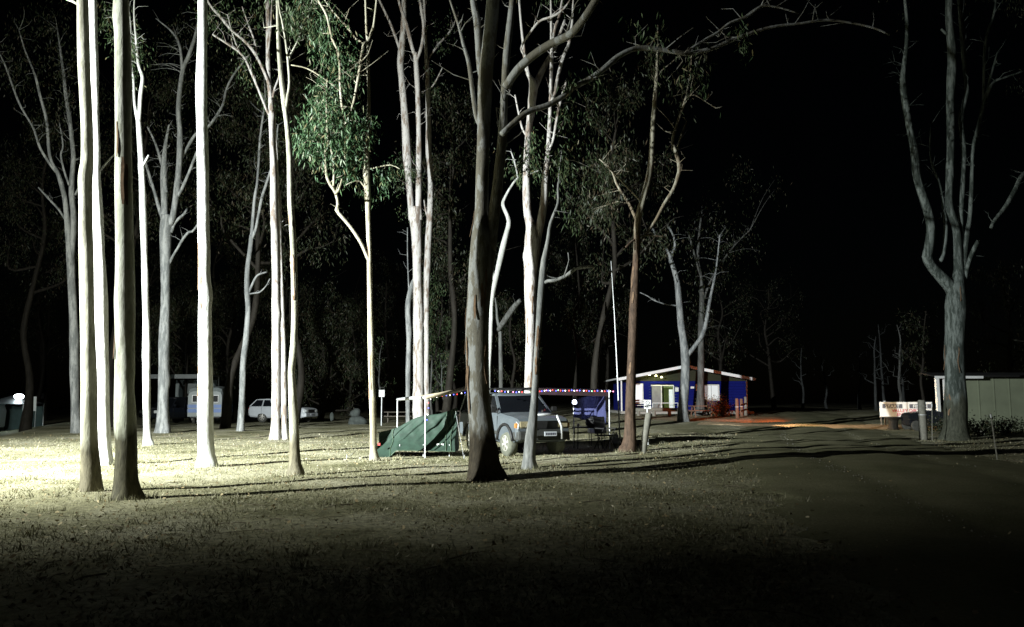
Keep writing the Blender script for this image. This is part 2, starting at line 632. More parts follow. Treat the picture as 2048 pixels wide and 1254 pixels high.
def strip(name, centre, halfw, mat, lift, step=0.5, strips=5, seed=3):
    """a ribbon laid on the ground with uneven edges"""
    c = resample(np.array(centre, float), step)
    hw = np.interp(np.linspace(0, 1, len(c)), np.linspace(0, 1, len(halfw)), halfw)
    t = np.gradient(c, axis=0)
    t /= np.linalg.norm(t, axis=1)[:, None]
    nrm = np.stack([-t[:, 1], t[:, 0]], 1)
    g = np.random.default_rng(seed)
    m = 25
    jl, jr = g.normal(0, 0.22, len(c)), g.normal(0, 0.22, len(c))
    V = []
    for k in range(m):
        s = -1 + 2 * k / (m - 1)
        off = nrm * (s * hw)[:, None]
        if k == 0:
            off = off + nrm * jl[:, None]
        if k == m - 1:
            off = off + nrm * jr[:, None]
        p = c + off
        rut = 0.045 * math.exp(-((abs(s) - 0.36) / 0.09) ** 2)
        V.append(np.stack([p[:, 0], p[:, 1], tz(p[:, 0], p[:, 1]) + lift * (0.1 if k in (0, m - 1) else 1) + 0.05 * (1 - s * s) - rut], 1))
    V = np.stack(V, 1)
    idd = np.arange(len(c) * m).reshape(len(c), m)
    q = np.stack([idd[:-1, :-1], idd[:-1, 1:], idd[1:, 1:], idd[1:, :-1]], -1).reshape(-1, 4)
    return tag(np_mesh(name, V.reshape(-1, 3), q, mat), kind='structure')


def resample(pts, step):
    """Catmull-Rom through the points, at even steps; works in any dimension"""
    pts = np.asarray(pts, float)
    p = np.vstack([2 * pts[0] - pts[1], pts, 2 * pts[-1] - pts[-2]])
    out = []
    for i in range(1, len(p) - 2):
        n = max(1, int(round(np.linalg.norm((p[i + 1] - p[i])[:3]) / step)))
        for k in range(n):
            t = k / n
            a, b, c, d = p[i - 1], p[i], p[i + 1], p[i + 2]
            out.append(0.5 * (2 * b + (c - a) * t + (2 * a - 5 * b + 4 * c - d) * t * t + (3 * b - 3 * c + d - a) * t ** 3))
    out.append(pts[-1])
    return np.array(out)


strip('gravel_road', [(6, -8), (6.5, 4), (7.6, 12), (9.5, 22), (13, 34), (17, 46), (21, 60), (26, 90), (34, 150)], [3.6, 3.6, 3.6, 3.4, 3.2, 3, 3, 3, 3], M['road'], 0.02)
strip('dirt_track', [(11.5, 49.0), (14.5, 47.2), (18.5, 45.8), (22, 45.8), (26, 46.5), (32, 48)], [0.7, 1.2, 1.6, 1.6, 1.6, 1.6], M['track'], 0.035, strips=2, seed=5)

# ------------------------------------------------------------------ trees
def leaf_quads(pos, length, width, g, droop=0.75):
    n = len(pos)
    d = g.normal(0, 1, (n, 3)) * (1 - droop) + np.array([0, 0, -1]) * droop
    d += g.normal(0, 0.22, (n, 3))
    d /= np.linalg.norm(d, axis=1)[:, None]
    s = np.cross(d, g.normal(0, 1, (n, 3)))
    s /= np.linalg.norm(s, axis=1)[:, None] + 1e-9
    nn = np.cross(d, s)
    ln = (length * g.uniform(0.65, 1.3, n))[:, None]
    wd = (width * g.uniform(0.7, 1.3, n))[:, None]
    v = np.stack([pos, pos + d * ln * 0.42 + s * wd, pos + d * ln + nn * ln * 0.08, pos + d * ln * 0.42 - s * wd], 1).reshape(-1, 3)
    f = np.arange(4 * n).reshape(n, 4)
    return v, f


def clump_points(c, r, n, g, sub=None):
    """leaf positions gathered in hanging sprays inside an uneven ellipsoid"""
    sub = sub or max(4, n // 26)
    u = g.normal(0, 1, (sub, 3))
    u /= np.linalg.norm(u, axis=1)[:, None]
    cen = np.array(c) + u * (g.uniform(0.05, 1, sub) ** 0.5)[:, None] * np.array(r)
    k = g.integers(0, sub, n)
    sp = np.array(r) * 0.0 + min(r) * 0.20 + 0.08
    off = g.normal(0, 1, (n, 3)) * sp * np.array([0.8, 0.8, 1.25])
    off[:, 2] -= np.abs(g.normal(0, 1, n)) * sp[2] * 0.8
    return cen[k] + off, cen


def limb_pts(pts, Y, dy):
    w = []
    n = len(pts)
    for i, (x, y, wd) in enumerate(pts):
        t = i / max(1, n - 1)
        p = P(x, y, Y + dy * t)
        w.append((p.x, p.y, p.z, wd * 0.5 * mpp(p)))
    return np.array(w)


TREES = []


def tree(name, label, mat, trunk, limbs=(), clumps=(), leaf='leaf', leaf_len=0.17, group=None, base=None, Y=None, seed=1, cat='tree', sides=18, trunk_dy=0.0, twigmat=None, tw=1.0, strips=0):
    """trunk / limbs: (x, y, width) in photograph pixels at the tree's own distance; clumps: (x, y, rx, ry, n, dy)"""
    g = np.random.default_rng(seed)
    if Y is None:
        b = ground(*(base or trunk[0][:2]))
        Y = b.y
    else:
        q = P(trunk[0][0], trunk[0][1], Y)
        b = onground(q.x, Y)
    t = thing(name, label, cat, b, 0, group)
    w = limb_pts(trunk, Y, trunk_dy)
    # root the trunk in the ground
    w[0, 2] = b.z
    foot = w[0].copy()
    foot[2] = b.z - 0.35
    foot[3] *= 1.12
    w = np.vstack([foot, w])
    allp = []

    def mk(nm, arr, n, rough, flare=0.0):
        a = resample(arr, 0.12 if flare else 0.16)
        a[:, 3] = np.maximum(a[:, 3], 0.006)
        allp.append(a)
        v, f = tube_mesh(a[:, :3] - np.array(b), a[:, 3], n, True, rough, int(g.integers(1e6)), flare)
        me = bpy.data.meshes.new(nm)
        me.from_pydata(v, [], f)
        return link(nm, me, mat, t, True)

    mk('trunk', w, sides, 0.055, 0.2)
    for L in limbs:
        pts, dy = L[0], L[1]
        mk('limb', limb_pts(pts, Y + (0 if len(L) < 3 else L[2]), dy), 9, 0.06)
    twv = MB()
    for a in allp[1:] or allp:
        ln = float(np.linalg.norm(a[-1, :3] - a[0, :3]))
        if ln < 0.8 or a[0, 2] < b.z + 2.0 and a is allp[0]:
            continue
        for q in range(int(ln / 0.55)):
            j = int(g.integers(len(a) // 4, len(a)))
            p0 = a[j, :3] - np.array(b)
            an, l2 = g.uniform(0, 6.28), g.uniform(0.25, 1.0) * min(1.0, ln * 0.4)
            dirv = np.array([math.cos(an) * 0.8, math.sin(an) * 0.6, g.uniform(0.1, 1.0)])
            p1 = p0 + dirv * l2 * 0.5 + g.normal(0, 0.08 * l2, 3)
            p2 = p0 + dirv * l2 + g.normal(0, 0.16 * l2, 3)
            r0 = min(0.016, a[j, 3] * 0.4)
            vv, ff = tube_mesh(np.array([p0, p1, p2]), np.array([r0, r0 * 0.6, 0.003]), 4, False)
            twv.add(vv, ff)
            if g.uniform() < 0.6:
                p3 = p1 + g.normal(0, 0.3 * l2, 3) + np.array([0, 0, 0.1 * l2])
                vv, ff = tube_mesh(np.array([p1, p1 * 0.5 + p3 * 0.5 + g.normal(0, 0.04, 3), p3]), np.array([r0 * 0.5, r0 * 0.4, 0.003]), 4, False)
                twv.add(vv, ff)
    if strips:
        ta = allp[0]
        for q in range(strips):
            hh = g.uniform(1.0, 6.0)
            j0 = int(np.argmin(np.abs(ta[:, 2] - b.z - hh)))
            n_ = int(g.integers(4, 12))
            an = g.uniform(math.pi * 0.85, math.pi * 1.75)
            v, f = [], []
            wd = g.uniform(0.012, 0.035)
            for i_, j in enumerate(range(j0, min(len(ta), j0 + n_))):
                c_, r_ = ta[j, :3] - np.array(b), ta[j, 3]
                lift = 1.02 + 0.02 * math.sin(i_ * 1.3) + (0.10 if i_ == 0 else 0.03 if i_ == 1 else 0)
                aa = an + 0.06 * math.sin(i_ * 0.9 + q)
                da = wd / r_ * (0.5 if i_ in (0, n_ - 1) else 1)
                for e_ in (-1, 1):
                    for k_ in (1.0, 1.035):
                        v.append((c_[0] + math.cos(aa + e_ * da) * r_ * lift * k_, c_[1] + math.sin(aa + e_ * da) * r_ * lift * k_, c_[2]))
            for i_ in range(len(v) // 4 - 1):
                o_ = 4 * i_
                for (x_, y_) in ((0, 1), (1, 3), (3, 2), (2, 0)):
                    f.append((o_ + x_, o_ + y_, o_ + 4 + y_, o_ + 4 + x_))
            MB().add(v, f).build('bark_strip', M['strip'], t)
    if not clumps and twv.n:
        tag(twv.build('twigs', twigmat or mat, t, True), kind='stuff')
    if clumps:
        allv = np.vstack(allp)
        V, FQ, k0 = [], [], 0
        for c in clumps:
            x, y, rx, ry, n = c[:5]
            dy = c[5] if len(c) > 5 else 0.0
            p = P(x, y, Y + dy)
            s = mpp(p)
            r = (rx * s, max(0.3, min(rx, ry * 1.3) * s), ry * s)
            pos, cen = clump_points(p, r, n, g)
            v, f = leaf_quads(pos - np.array(b), leaf_len, leaf_len * 0.085, g)
            V.append(v)
            FQ.append(f + k0)
            k0 += len(v)
            for q in cen[:max(2, int(len(cen) * 0.5 * tw))]:
                dd = np.linalg.norm(allv[:, :3] - q, axis=1) + 0.6 * np.maximum(0, allv[:, 2] - q[2])
                j = int(np.argmin(dd))
                if dd[j] > 4.5:
                    continue
                a = allv[j, :3]
                mid = (a + q) / 2 + np.array([g.normal(0, 0.12), g.normal(0, 0.12), 0.10 * dd[j]])
                ar = resample(np.array([np.append(a, 1), np.append(mid, 1), np.append(q, 1)]), 0.35)[:, :3] - np.array(b)
                rr = np.linspace(min(0.03, 0.010 + 0.006 * dd[j]), 0.004, len(ar))
                vv, ff = tube_mesh(ar, rr, 4, False)
                twv.add(vv, ff)
        tag(np_mesh('crown', np.vstack(V), np.vstack(FQ), M[leaf], t, False), kind='stuff')
        if twv.n:
            tag(twv.build('twigs', twigmat or mat, t, True), kind='stuff')
    TREES.append(t)
    return t


W_, G_, C_ = M['bark_white'], M['bark_grey'], M['bark_cream']

# --- the near row, from the light side inwards
tree('gum_tree', 'tall gum with a pale lit flank and dark rough foot, nearest the camera', M['bark_white_sock'],
     [(254, 998, 58), (252, 965, 46), (252, 900, 42), (251, 860, 41), (250, 800, 39), (250, 640, 37), (249, 480, 36), (248, 380, 33), (246, 200, 30), (246, 100, 29), (243, 0, 28), (241, -200, 24), (238, -420, 17), (240, -600, 9)],
     [([(242, -250, 12), (215, -330, 9), (180, -420, 5)], 1.0), ([(240, -330, 10), (275, -420, 7), (300, -520, 4)], -0.8)],
     [(190, -450, 90, 60, 900), (290, -520, 90, 70, 900), (240, -620, 90, 60, 700)], strips=5, seed=2)
tree('gum_tree', 'straight gum with a greenish cream lit flank, leftmost trunk of the near pair', M['bark_cream_sock'],
     [(182, 982, 37), (181, 930, 33), (178, 860, 31), (177, 720, 29), (174, 590, 27), (172, 480, 26), (171, 380, 25), (171, 345, 23), (174, 310, 22), (172, 220, 22), (168, 120, 22), (165, 0, 21), (162, -200, 18), (158, -400, 12), (156, -560, 6)],
     [([(154, 8, 5), (146, 3, 5), (128, -5, 4), (100, -30, 3)], 1.0), ([(162, -210, 9), (130, -300, 7), (100, -400, 4)], 1.0)],
     [(100, -420, 80, 60, 800), (160, -560, 80, 60, 800)], seed=3)
tree('gum_tree', 'brilliant white gum with a pinched waist high up, just behind the leftmost near trunks', W_,
     [(211, 930, 30), (209, 905, 27), (208, 880, 26), (205, 760, 25), (202, 600, 24), (197, 480, 21), (194, 380, 18), (194, 340, 14), (194, 290, 12), (191, 200, 12), (188, 110, 15), (185, 0, 16), (183, -200, 14), (180, -400, 9), (182, -520, 5)],
     [([(197, 345, 4), (205, 335, 4), (225, 312, 3), (240, 300, 2)], 0.5)],
     [(190, -450, 80, 60, 700)], seed=4)
tree('gum_tree', 'thin white gum splitting into two crooked stems beside the dark-footed near gum', W_,
     [(296, 891, 21), (294, 865, 15), (293, 760, 14), (292, 640, 13.5), (290, 560, 12.5), (288, 480, 12), (286, 420, 13), (284, 350, 11), (280, 290, 10.5), (277, 240, 9)],
     [([(276, 244, 7), (269, 205, 5.5), (267, 160, 5), (262, 115, 4), (262, 60, 3), (256, 0, 2)], 0.6),
      ([(278, 242, 8), (281, 190, 8), (285, 155, 7), (277, 130, 6), (272, 80, 4), (268, 20, 3), (272, -40, 2)], -0.5),
      ([(283, 335, 4), (291, 322, 4), (297, 310, 3)], -0.2)],
     [(250, 70, 45, 60, 420), (275, 110, 30, 50, 220), (230, 30, 40, 40, 300)], seed=5)
tree('gum_tree', 'blue grey gum spreading into many upright limbs above its single foot', G_,
     [(326, 866, 30), (326, 840, 24), (327, 780, 21), (328, 700, 20), (330, 620, 18), (331, 560, 18), (331, 510, 20), (331, 470, 22), (333, 430, 20)],
     [([(330, 450, 14), (329, 420, 13), (328, 335, 12), (331, 290, 7), (338, 250, 4)], 0.4),
      ([(340, 450, 13), (348, 420, 12), (358, 335, 11), (360, 268, 11), (357, 218, 10), (365, 144, 8), (378, 110, 8), (392, 67, 6), (402, 10, 4)], -0.4),
      ([(326, 437, 9), (318, 415, 8), (308, 380, 6), (298, 348, 6), (288, 315, 4)], 0.6),
      ([(333, 385, 6), (327, 345, 5), (318, 308, 5), (308, 280, 4), (295, 254, 3)], 0.9),
      ([(365, 144, 6), (360, 95, 5), (345, 65, 4), (312, 37, 2)], 0.6),
      ([(358, 325, 7), (372, 300, 6), (392, 268, 6), (418, 252, 6), (445, 211, 5), (452, 181, 4), (469, 147, 4), (499, 110, 3)], 1.2),
      ([(351, 400, 6), (365, 375, 6), (380, 340, 5), (391, 311, 5), (400, 290, 4)], -0.6),
      ([(339, 527, 6), (344, 515, 5), (355, 497, 5), (366, 478, 5), (378, 464, 5), (385, 463, 4), (397, 447, 4)], -0.4),
      ([(342, 465, 6), (350, 445, 6), (368, 428, 5), (374, 418, 4)], 0.4)],
     [(330, 120, 60, 80, 500), (310, 240, 40, 60, 260), (450, 180, 50, 60, 320), (380, 60, 50, 50, 300)], leaf='leaf_dark', seed=6)
tree('gum_tree', 'dazzling white branchless gum standing alone beside the caravan', W_,
     [(415, 934, 42), (413, 912, 33), (411, 860, 30), (411, 760, 27), (410, 640, 26), (409, 560, 24), (407, 420, 22), (405, 300, 21), (403, 200, 21.5), (403, 150, 21), (405, 50, 18), (405, 0, 18), (403, -200, 15), (400, -380, 9), (404, -500, 5)],
     [([(404, -200, 8), (430, -280, 6), (450, -350, 3)], 0.6)], [(400, -450, 90, 70, 900), (450, -370, 60, 50, 500)], strips=3, seed=7)
tree('gum_tree', 'slender blue grey gum with a small forked side branch, behind the white car', G_,
     [(481, 862, 15), (484, 800, 12), (487, 720, 11.5), (492, 680, 11), (496, 620, 10.5), (494, 580, 11), (495, 540, 9), (500, 500, 8.5), (503, 470, 8)],
     [([(503, 474, 7), (509, 400, 6), (514, 370, 5), (517, 330, 5), (521, 270, 4), (530, 200, 3), (528, 140, 2)], 0.4),
      ([(504, 476, 7), (512, 455, 6), (523, 400, 6), (537, 355, 5), (550, 310, 4), (556, 250, 3)], -0.4),
      ([(497, 586, 5), (505, 568, 4.5), (512, 554, 4), (520, 548, 4), (534, 544, 3)], 0.2),
      ([(498, 588, 3), (510, 586, 3), (520, 584, 3), (532, 572, 2), (540, 557, 2)], -0.3)],
     [(525, 190, 40, 60, 260), (560, 260, 30, 50, 180)], seed=8)
tree('gum_tree', 'white trunk of a close pair, sending two long arms out over the clearing', M['bark_pinkwhite'],
     [(550, 880, 23), (551, 845, 17.5), (552, 760, 16.5), (551, 640, 15), (551, 560, 14), (549, 470, 14.5), (547, 400, 13), (546, 340, 10), (543, 280, 9), (542, 225, 11), (541, 200, 9), (538, 165, 8), (536, 110, 8), (536, 50, 8), (535, 0, 8), (532, -100, 6), (528, -220, 3)],
     [([(541, 232, 6), (534, 222, 5), (520, 187, 5), (502, 144, 4.5), (484, 110, 4), (453, 87, 3.5), (425, 69, 3)], -0.8),
      ([(538, 172, 7), (535, 160, 6), (517, 120, 6), (497, 90, 6), (463, 60, 5), (440, 33, 5), (420, 10, 4), (405, -20, 3)], -1.0),
      ([(514, 112, 3), (509, 82, 3), (497, 50, 3), (484, 13, 2)], -0.4),
      ([(545, 195, 5), (549, 178, 4.5), (557, 157, 4), (562, 130, 3)], 0.3),
      ([(535, 115, 4), (541, 60, 4), (543, 20, 3), (545, -30, 2)], -0.5),
      ([(480, 108, 3), (466, 70, 2.5), (455, 30, 2)], -1.0)],
     [(440, 20, 55, 45, 420, -1), (500, 40, 45, 60, 420, -0.5), (490, 130, 45, 50, 260), (545, -80, 70, 50, 500)], seed=9)
tree('gum_tree', 'narrow grey stem leaning in behind its white twin', M['bark_pinkwhite'],
     [(569, 894, 15), (568, 845, 13), (567, 760, 13), (564, 640, 11), (562, 560, 9), (559, 480, 8), (556, 400, 7), (553, 320, 6), (550, 260, 5), (548, 200, 3)],
     [([(559, 500, 4), (562, 470, 4), (562, 420, 3), (560, 380, 3)], 0.3)], [(548, 190, 25, 40, 140)], Y=34.0, seed=10)
tree('gum_tree', 'cream gum with a gently snaking trunk, forking under the top edge', M['bark_cream_sock'],
     [(591, 950, 36), (590, 928, 24), (589, 880, 20), (587, 830, 18), (584, 770, 15.5), (583, 740, 14.5), (588, 680, 14), (590, 620, 13), (588, 540, 12.5), (586, 480, 12), (581, 400, 11.5), (579, 320, 11), (575, 260, 10), (570, 215, 11)],
     [([(571, 222, 11), (563, 160, 9.5), (558, 100, 9), (556, 40, 7), (555, 0, 6), (552, -100, 5), (545, -200, 3)], 0.3),
      ([(572, 220, 8), (576, 190, 6.5), (579, 165, 5.5), (576, 120, 5), (571, 80, 4.5), (564, 40, 4), (558, 10, 4), (556, -60, 2)], -0.3),
      ([(576, 125, 4), (581, 110, 4), (597, 80, 4), (606, 50, 4), (619, 20, 3), (630, -20, 2)], 0.4)],
     [(600, 20, 45, 40, 420), (560, -80, 80, 60, 600), (585, 45, 25, 35, 160)], strips=4, seed=11)
tree('gum_tree', 'cream gum with a long elbowed side branch and bright hanging leaves', C_,
     [(749, 922, 22), (747, 903, 15), (746, 840, 13), (744, 780, 12.5), (742, 700, 11.5), (740, 600, 11), (739, 520, 11), (737, 450, 10), (735, 380, 11), (733, 335, 13), (733, 318, 11), (734, 290, 9), (736, 250, 7), (738, 205, 7), (737, 150, 6), (736, 90, 6), (733, 60, 5), (731, 0, 4), (728, -60, 2)],
     [([(740, 526, 8), (732, 508, 8), (721, 484, 7.5), (698, 450, 7), (673, 420, 7), (676, 408, 6), (671, 385, 6), (654, 355, 5), (651, 300, 4), (654, 270, 3)], -0.6),
      ([(671, 388, 5), (678, 378, 4), (684, 358, 3)], -0.8, -0.5),
      ([(667, 372, 4), (668, 335, 4), (664, 305, 3.5), (656, 278, 3), (653, 225, 3), (654, 160, 2)], -0.2, -0.5),
      ([(736, 85, 6), (728, 87, 6), (718, 147, 6), (706, 209, 5), (690, 250, 3)], -0.7),
      ([(730, 90, 4), (722, 84, 4), (712, 78, 4), (688, 47, 4), (658, 13, 3), (640, -20, 2)], 0.5),
      ([(736, 80, 5), (746, 57, 5), (750, 30, 4), (753, 0, 4), (756, -40, 3)], 0.3),
      ([(690, 255, 3), (681, 184, 5), (678, 110, 5), (664, 77, 5), (654, 33, 5), (636, 0, 4), (620, -30, 3)], -0.3, -0.6),
      ([(681, 184, 3), (668, 172, 3), (648, 157, 3), (614, 137, 2.5), (582, 130, 2)], -0.3, -0.6),
      ([(740, 338, 3), (752, 335, 3), (781, 330, 2), (800, 338, 2)], -0.3),
      ([(735, 385, 3), (720, 362, 3), (700, 366, 2.5), (688, 372, 2)], -0.3)],
     [(665, 235, 58, 48, 1500, -0.5), (625, 275, 36, 36, 620, -0.6), (690, 290, 45, 40, 700, -0.4), (722, 260, 30, 50, 420), (650, 180, 45, 36, 520, -0.4),
      (670, 110, 40, 50, 420, -0.4), (655, 55, 40, 45, 420, -0.4), (620, 20, 50, 45, 420), (700, 330, 30, 25, 260), (770, 345, 25, 30, 160), (740, 375, 18, 22, 70), (700, 150, 35, 60, 260)],
     leaf='leaf_bright', leaf_len=0.20, strips=4, seed=12, tw=0.6)
tree('gum_tree', 'thick white gum with twin main stems rising behind the green tent', M['bark_pinkwhite'],
     [(838, 862, 26), (837, 800, 22), (837, 700, 20.5), (836, 600, 20), (834, 500, 19), (831, 440, 23), (831, 415, 24)],
     [([(823, 440, 13), (821, 400, 13), (818, 360, 15), (814, 308, 17), (810, 234, 15), (804, 165, 14), (801, 130, 14), (804, 95, 13), (807, 50, 11), (808, 0, 10), (806, -100, 7), (800, -200, 4)], 0.5),
      ([(838, 440, 15), (837, 400, 13), (838, 300, 11), (836, 200, 10), (832, 122, 11), (830, 105, 9)], -0.5),
      ([(803, 110, 7), (798, 94, 6), (782, 50, 5.5), (760, 3, 4), (740, -40, 3)], 0.4, 0.3),
      ([(830, 110, 8), (825, 97, 7.5), (813, 50, 7), (798, 3, 5), (785, -60, 3)], -0.2, -0.5),
      ([(832, 120, 8), (838, 110, 7), (845, 84, 6.5), (847, 50, 6), (840, 0, 5), (836, -60, 3)], 0.2, -0.5)],
     [(800, 345, 22, 35, 220, -1), (820, 330, 20, 40, 160, -1), (780, -60, 80, 50, 500), (850, -60, 70, 50, 400)], Y=42.0, seed=13)
tree('gum_tree', 'pinkish grey companion stem on the far flank of the twin-stemmed white gum', M['bark_pinkwhite'],
     [(855, 850, 11), (853, 760, 9.5), (853, 700, 9.5), (853, 600, 11), (855, 520, 13), (859, 440, 12), (861, 380, 11), (860, 330, 12), (857, 300, 12), (857, 240, 10), (854, 140, 9), (852, 100, 7), (850, 40, 5), (846, -40, 3)],
     [([(856, 125, 4), (862, 110, 4), (879, 87, 4), (902, 60, 3), (915, 30, 2)], 0.6), ([(858, 440, 3), (852, 425, 3), (848, 400, 2)], 0.1),
      ([(858, 180, 3), (870, 165, 2.5), (885, 135, 2)], -0.3)],
     [(890, 60, 40, 40, 260), (865, 170, 22, 40, 150), (850, -40, 60, 40, 300)], Y=45.0, seed=14)
tree('gum_tree', 'blue grey trunk kinking aside behind the twin-stemmed white gum', G_,
     [(816, 852, 9.5), (816, 760, 9.5), (818, 680, 10.5), (816, 620, 11.5), (819, 590, 10), (825, 568, 9), (831, 550, 8), (834, 500, 5), (832, 440, 3)],
     [([(818, 585, 3), (816, 540, 2.5), (815, 500, 2), (815, 455, 2)], 0.4)], [(812, 430, 20, 30, 110)], Y=47.0, seed=15)
tree('gum_tree', 'huge grey gum splitting into two stems, in front of the silver vehicle', M['bark_grey_big'],
     [(972, 957, 76), (969, 935, 62), (966, 900, 52), (962, 850, 47), (957, 800, 46), (955, 720, 46), (956, 640, 48), (960, 560, 49), (964, 510, 50), (966, 465, 46), (964, 430, 32), (964, 400, 27), (966, 300, 25), (969, 200, 27), (972, 140, 27), (979, 80, 27), (986, 0, 26), (992, -150, 22), (1000, -350, 14), (1004, -480, 7)],
     [([(976, 500, 34), (984, 450, 28), (992, 400, 24), (998, 340, 20), (1004, 280, 18), (1007, 220, 16), (1010, 160, 15), (1014, 100, 15), (1025, 0, 13), (1035, -120, 11), (1045, -260, 7)], -0.5),
      ([(967, 160, 14), (960, 134, 14), (955, 50, 15), (947, 7, 13), (940, -60, 10), (930, -160, 5)], 0.8),
      ([(960, 250, 9), (952, 231, 9), (944, 174, 9), (937, 124, 8), (927, 90, 7), (917, 50, 6), (900, 0, 4)], 0.4),
      ([(1004, 268, 12), (1014, 258, 11), (1041, 234, 11), (1061, 221, 11), (1094, 211, 11), (1128, 191, 11), (1148, 174, 11), (1181, 157, 12), (1212, 134, 12), (1235, 114, 12), (1262, 100, 11), (1285, 96, 11), (1329, 100, 9), (1367, 107, 9), (1380, 107, 9), (1424, 97, 8), (1467, 79, 7.5), (1514, 62, 6.5), (1554, 52, 5.5), (1601, 47, 5), (1648, 40, 5), (1692, 44, 4), (1745, 55, 4), (1779, 69, 3)], 2.2, -0.5),
      ([(1368, 107, 6), (1390, 92, 5.5), (1414, 77, 5.5), (1437, 64, 5.5), (1461, 45, 5), (1494, 33, 5), (1521, 13, 5), (1540, 12, 4), (1565, 17, 3), (1598, 27, 2)], 0.5, 0.8),
      ([(1010, 175, 16), (1035, 140, 17), (1065, 112, 17), (1101, 88, 17), (1130, 75, 17), (1148, 62, 16), (1168, 37, 15), (1191, 0, 14), (1215, -50, 10), (1250, -120, 6)], -1.6, -0.5),
      ([(1521, 14, 3), (1528, 0, 3), (1535, -20, 2)], 0.1, 1.3)],
     [(1060, -300, 130, 70, 1300), (950, -420, 130, 80, 1300), (1240, -110, 70, 40, 600, -1.5), (1130, 165, 20, 20, 60), (1490, 60, 60, 30, 90, 1), (1190, 140, 30, 30, 70), (1370, 150, 60, 45, 110, 1), (1290, 60, 60, 40, 90)],
     strips=9, seed=16, sides=20)
tree('gum_tree', 'leaning grey gum in front of the bonnet of the silver vehicle', G_,
     [(1060, 938, 30), (1059, 920, 23), (1061, 890, 21), (1065, 850, 19), (1069, 800, 15), (1072, 740, 12.5), (1074, 700, 11.5), (1081, 600, 13), (1087, 530, 12), (1091, 505, 10), (1096, 480, 8), (1101, 447, 7), (1116, 407, 6), (1116, 380, 5), (1118, 350, 3), (1124, 300, 2)],
     [([(1087, 566, 7), (1096, 562, 7), (1108, 561, 7), (1128, 554, 7), (1140, 546, 7), (1151, 537, 7.5), (1165, 534, 7.5), (1188, 532, 7)], -0.6),
      ([(1128, 553, 3), (1134, 535, 2.5), (1138, 520, 2), (1136, 505, 2)], -0.1, -0.3)],
     [(1122, 320, 26, 36, 170), (1140, 420, 24, 30, 90)], strips=3, seed=17)
tree('gum_tree', 'white gum with streaked peeling bark and two stems, behind the silver vehicle', M['bark_pinkwhite'],
     [(1057, 888, 21), (1057, 780, 18), (1060, 700, 19), (1061, 640, 20), (1061, 560, 24), (1064, 500, 31), (1065, 465, 30), (1060, 445, 20), (1055, 420, 17), (1053, 350, 15), (1056, 280, 13), (1061, 230, 14), (1065, 200, 16), (1067, 170, 17), (1060, 155, 9), (1054, 140, 8), (1047, 90, 6), (1041, 33, 5), (1036, -40, 3)],
     [([(1070, 490, 20), (1076, 465, 18), (1083, 435, 18), (1088, 400, 15), (1090, 360, 13), (1097, 290, 9), (1101, 200, 7.5), (1103, 120, 8), (1103, 80, 6), (1102, 15, 4), (1101, -40, 3)], -0.4),
      ([(1103, 100, 6), (1106, 77, 6), (1112, 50, 6), (1118, 33, 5), (1128, -20, 3)], 0.2, -0.4),
      ([(1102, 205, 7), (1109, 187, 7), (1118, 144, 7.5), (1130, 105, 7.5), (1138, 87, 7), (1145, 40, 5), (1146, 10, 4), (1150, -40, 3)], 0.4, -0.3),
      ([(1098, 300, 5), (1106, 281, 5), (1113, 240, 5), (1118, 214, 5), (1126, 185, 5), (1134, 157, 4)], -0.3, -0.4),
      ([(1068, 178, 15), (1080, 150, 13), (1094, 124, 11), (1110, 95, 8), (1130, 40, 5)], 0.9),
      ([(1048, 110, 4), (1042, 97, 4), (1050, 80, 4.5), (1061, 64, 5), (1078, 43, 5), (1095, 36, 5), (1111, 30, 5), (1128, 17, 4), (1140, 0, 3)], -0.7, -0.2),
      ([(1052, 270, 4), (1044, 255, 4), (1036, 220, 3.5), (1030, 190, 3)], 0.3)],
     [(1068, 290, 26, 26, 300, -0.8), (1060, 325, 20, 22, 200, -0.8), (1130, 215, 25, 30, 130), (1150, 260, 55, 70, 420, 1.5), (1190, 340, 55, 55, 380, 2), (1090, 370, 20, 25, 90), (1050, 350, 18, 20, 90), (1120, -40, 90, 50, 500)],
     Y=30.0, strips=5, seed=18, leaf_len=0.2, tw=0.4)
tree('gum_tree', 'thin pale gum bending back and forth behind the huge split gum', W_,
     [(977, 860, 10), (977, 748, 9), (980, 690, 9), (981, 648, 9), (984, 598, 10), (994, 547, 10), (1007, 490, 11), (1017, 450, 9), (1016, 435, 8), (1006, 410, 7), (1010, 395, 6), (1021, 375, 5), (1034, 358, 4.5), (1052, 350, 3.5), (1078, 341, 3)],
     [([(987, 560, 4), (986, 545, 4), (985, 532, 3)], 0.1), ([(1036, 358, 3), (1034, 345, 3), (1028, 320, 3), (1022, 303, 2)], 0.2)],
     [(1040, 330, 30, 22, 160), (1015, 300, 25, 35, 140)], Y=38.0, seed=19)
tree('gum_tree', 'dead grey trunk with a broken pale bough, behind the huge split gum', M['bark_dull'],
     [(1002, 850, 9), (1002, 760, 8.5), (1001, 700, 8), (1000, 662, 7), (995, 640, 5), (993, 615, 4), (990, 595, 2)],
     [([(997, 660, 9), (1003, 650, 11), (1018, 628, 12), (1030, 612, 11), (1041, 600, 8)], -1.5)], [], Y=44.0, seed=20)
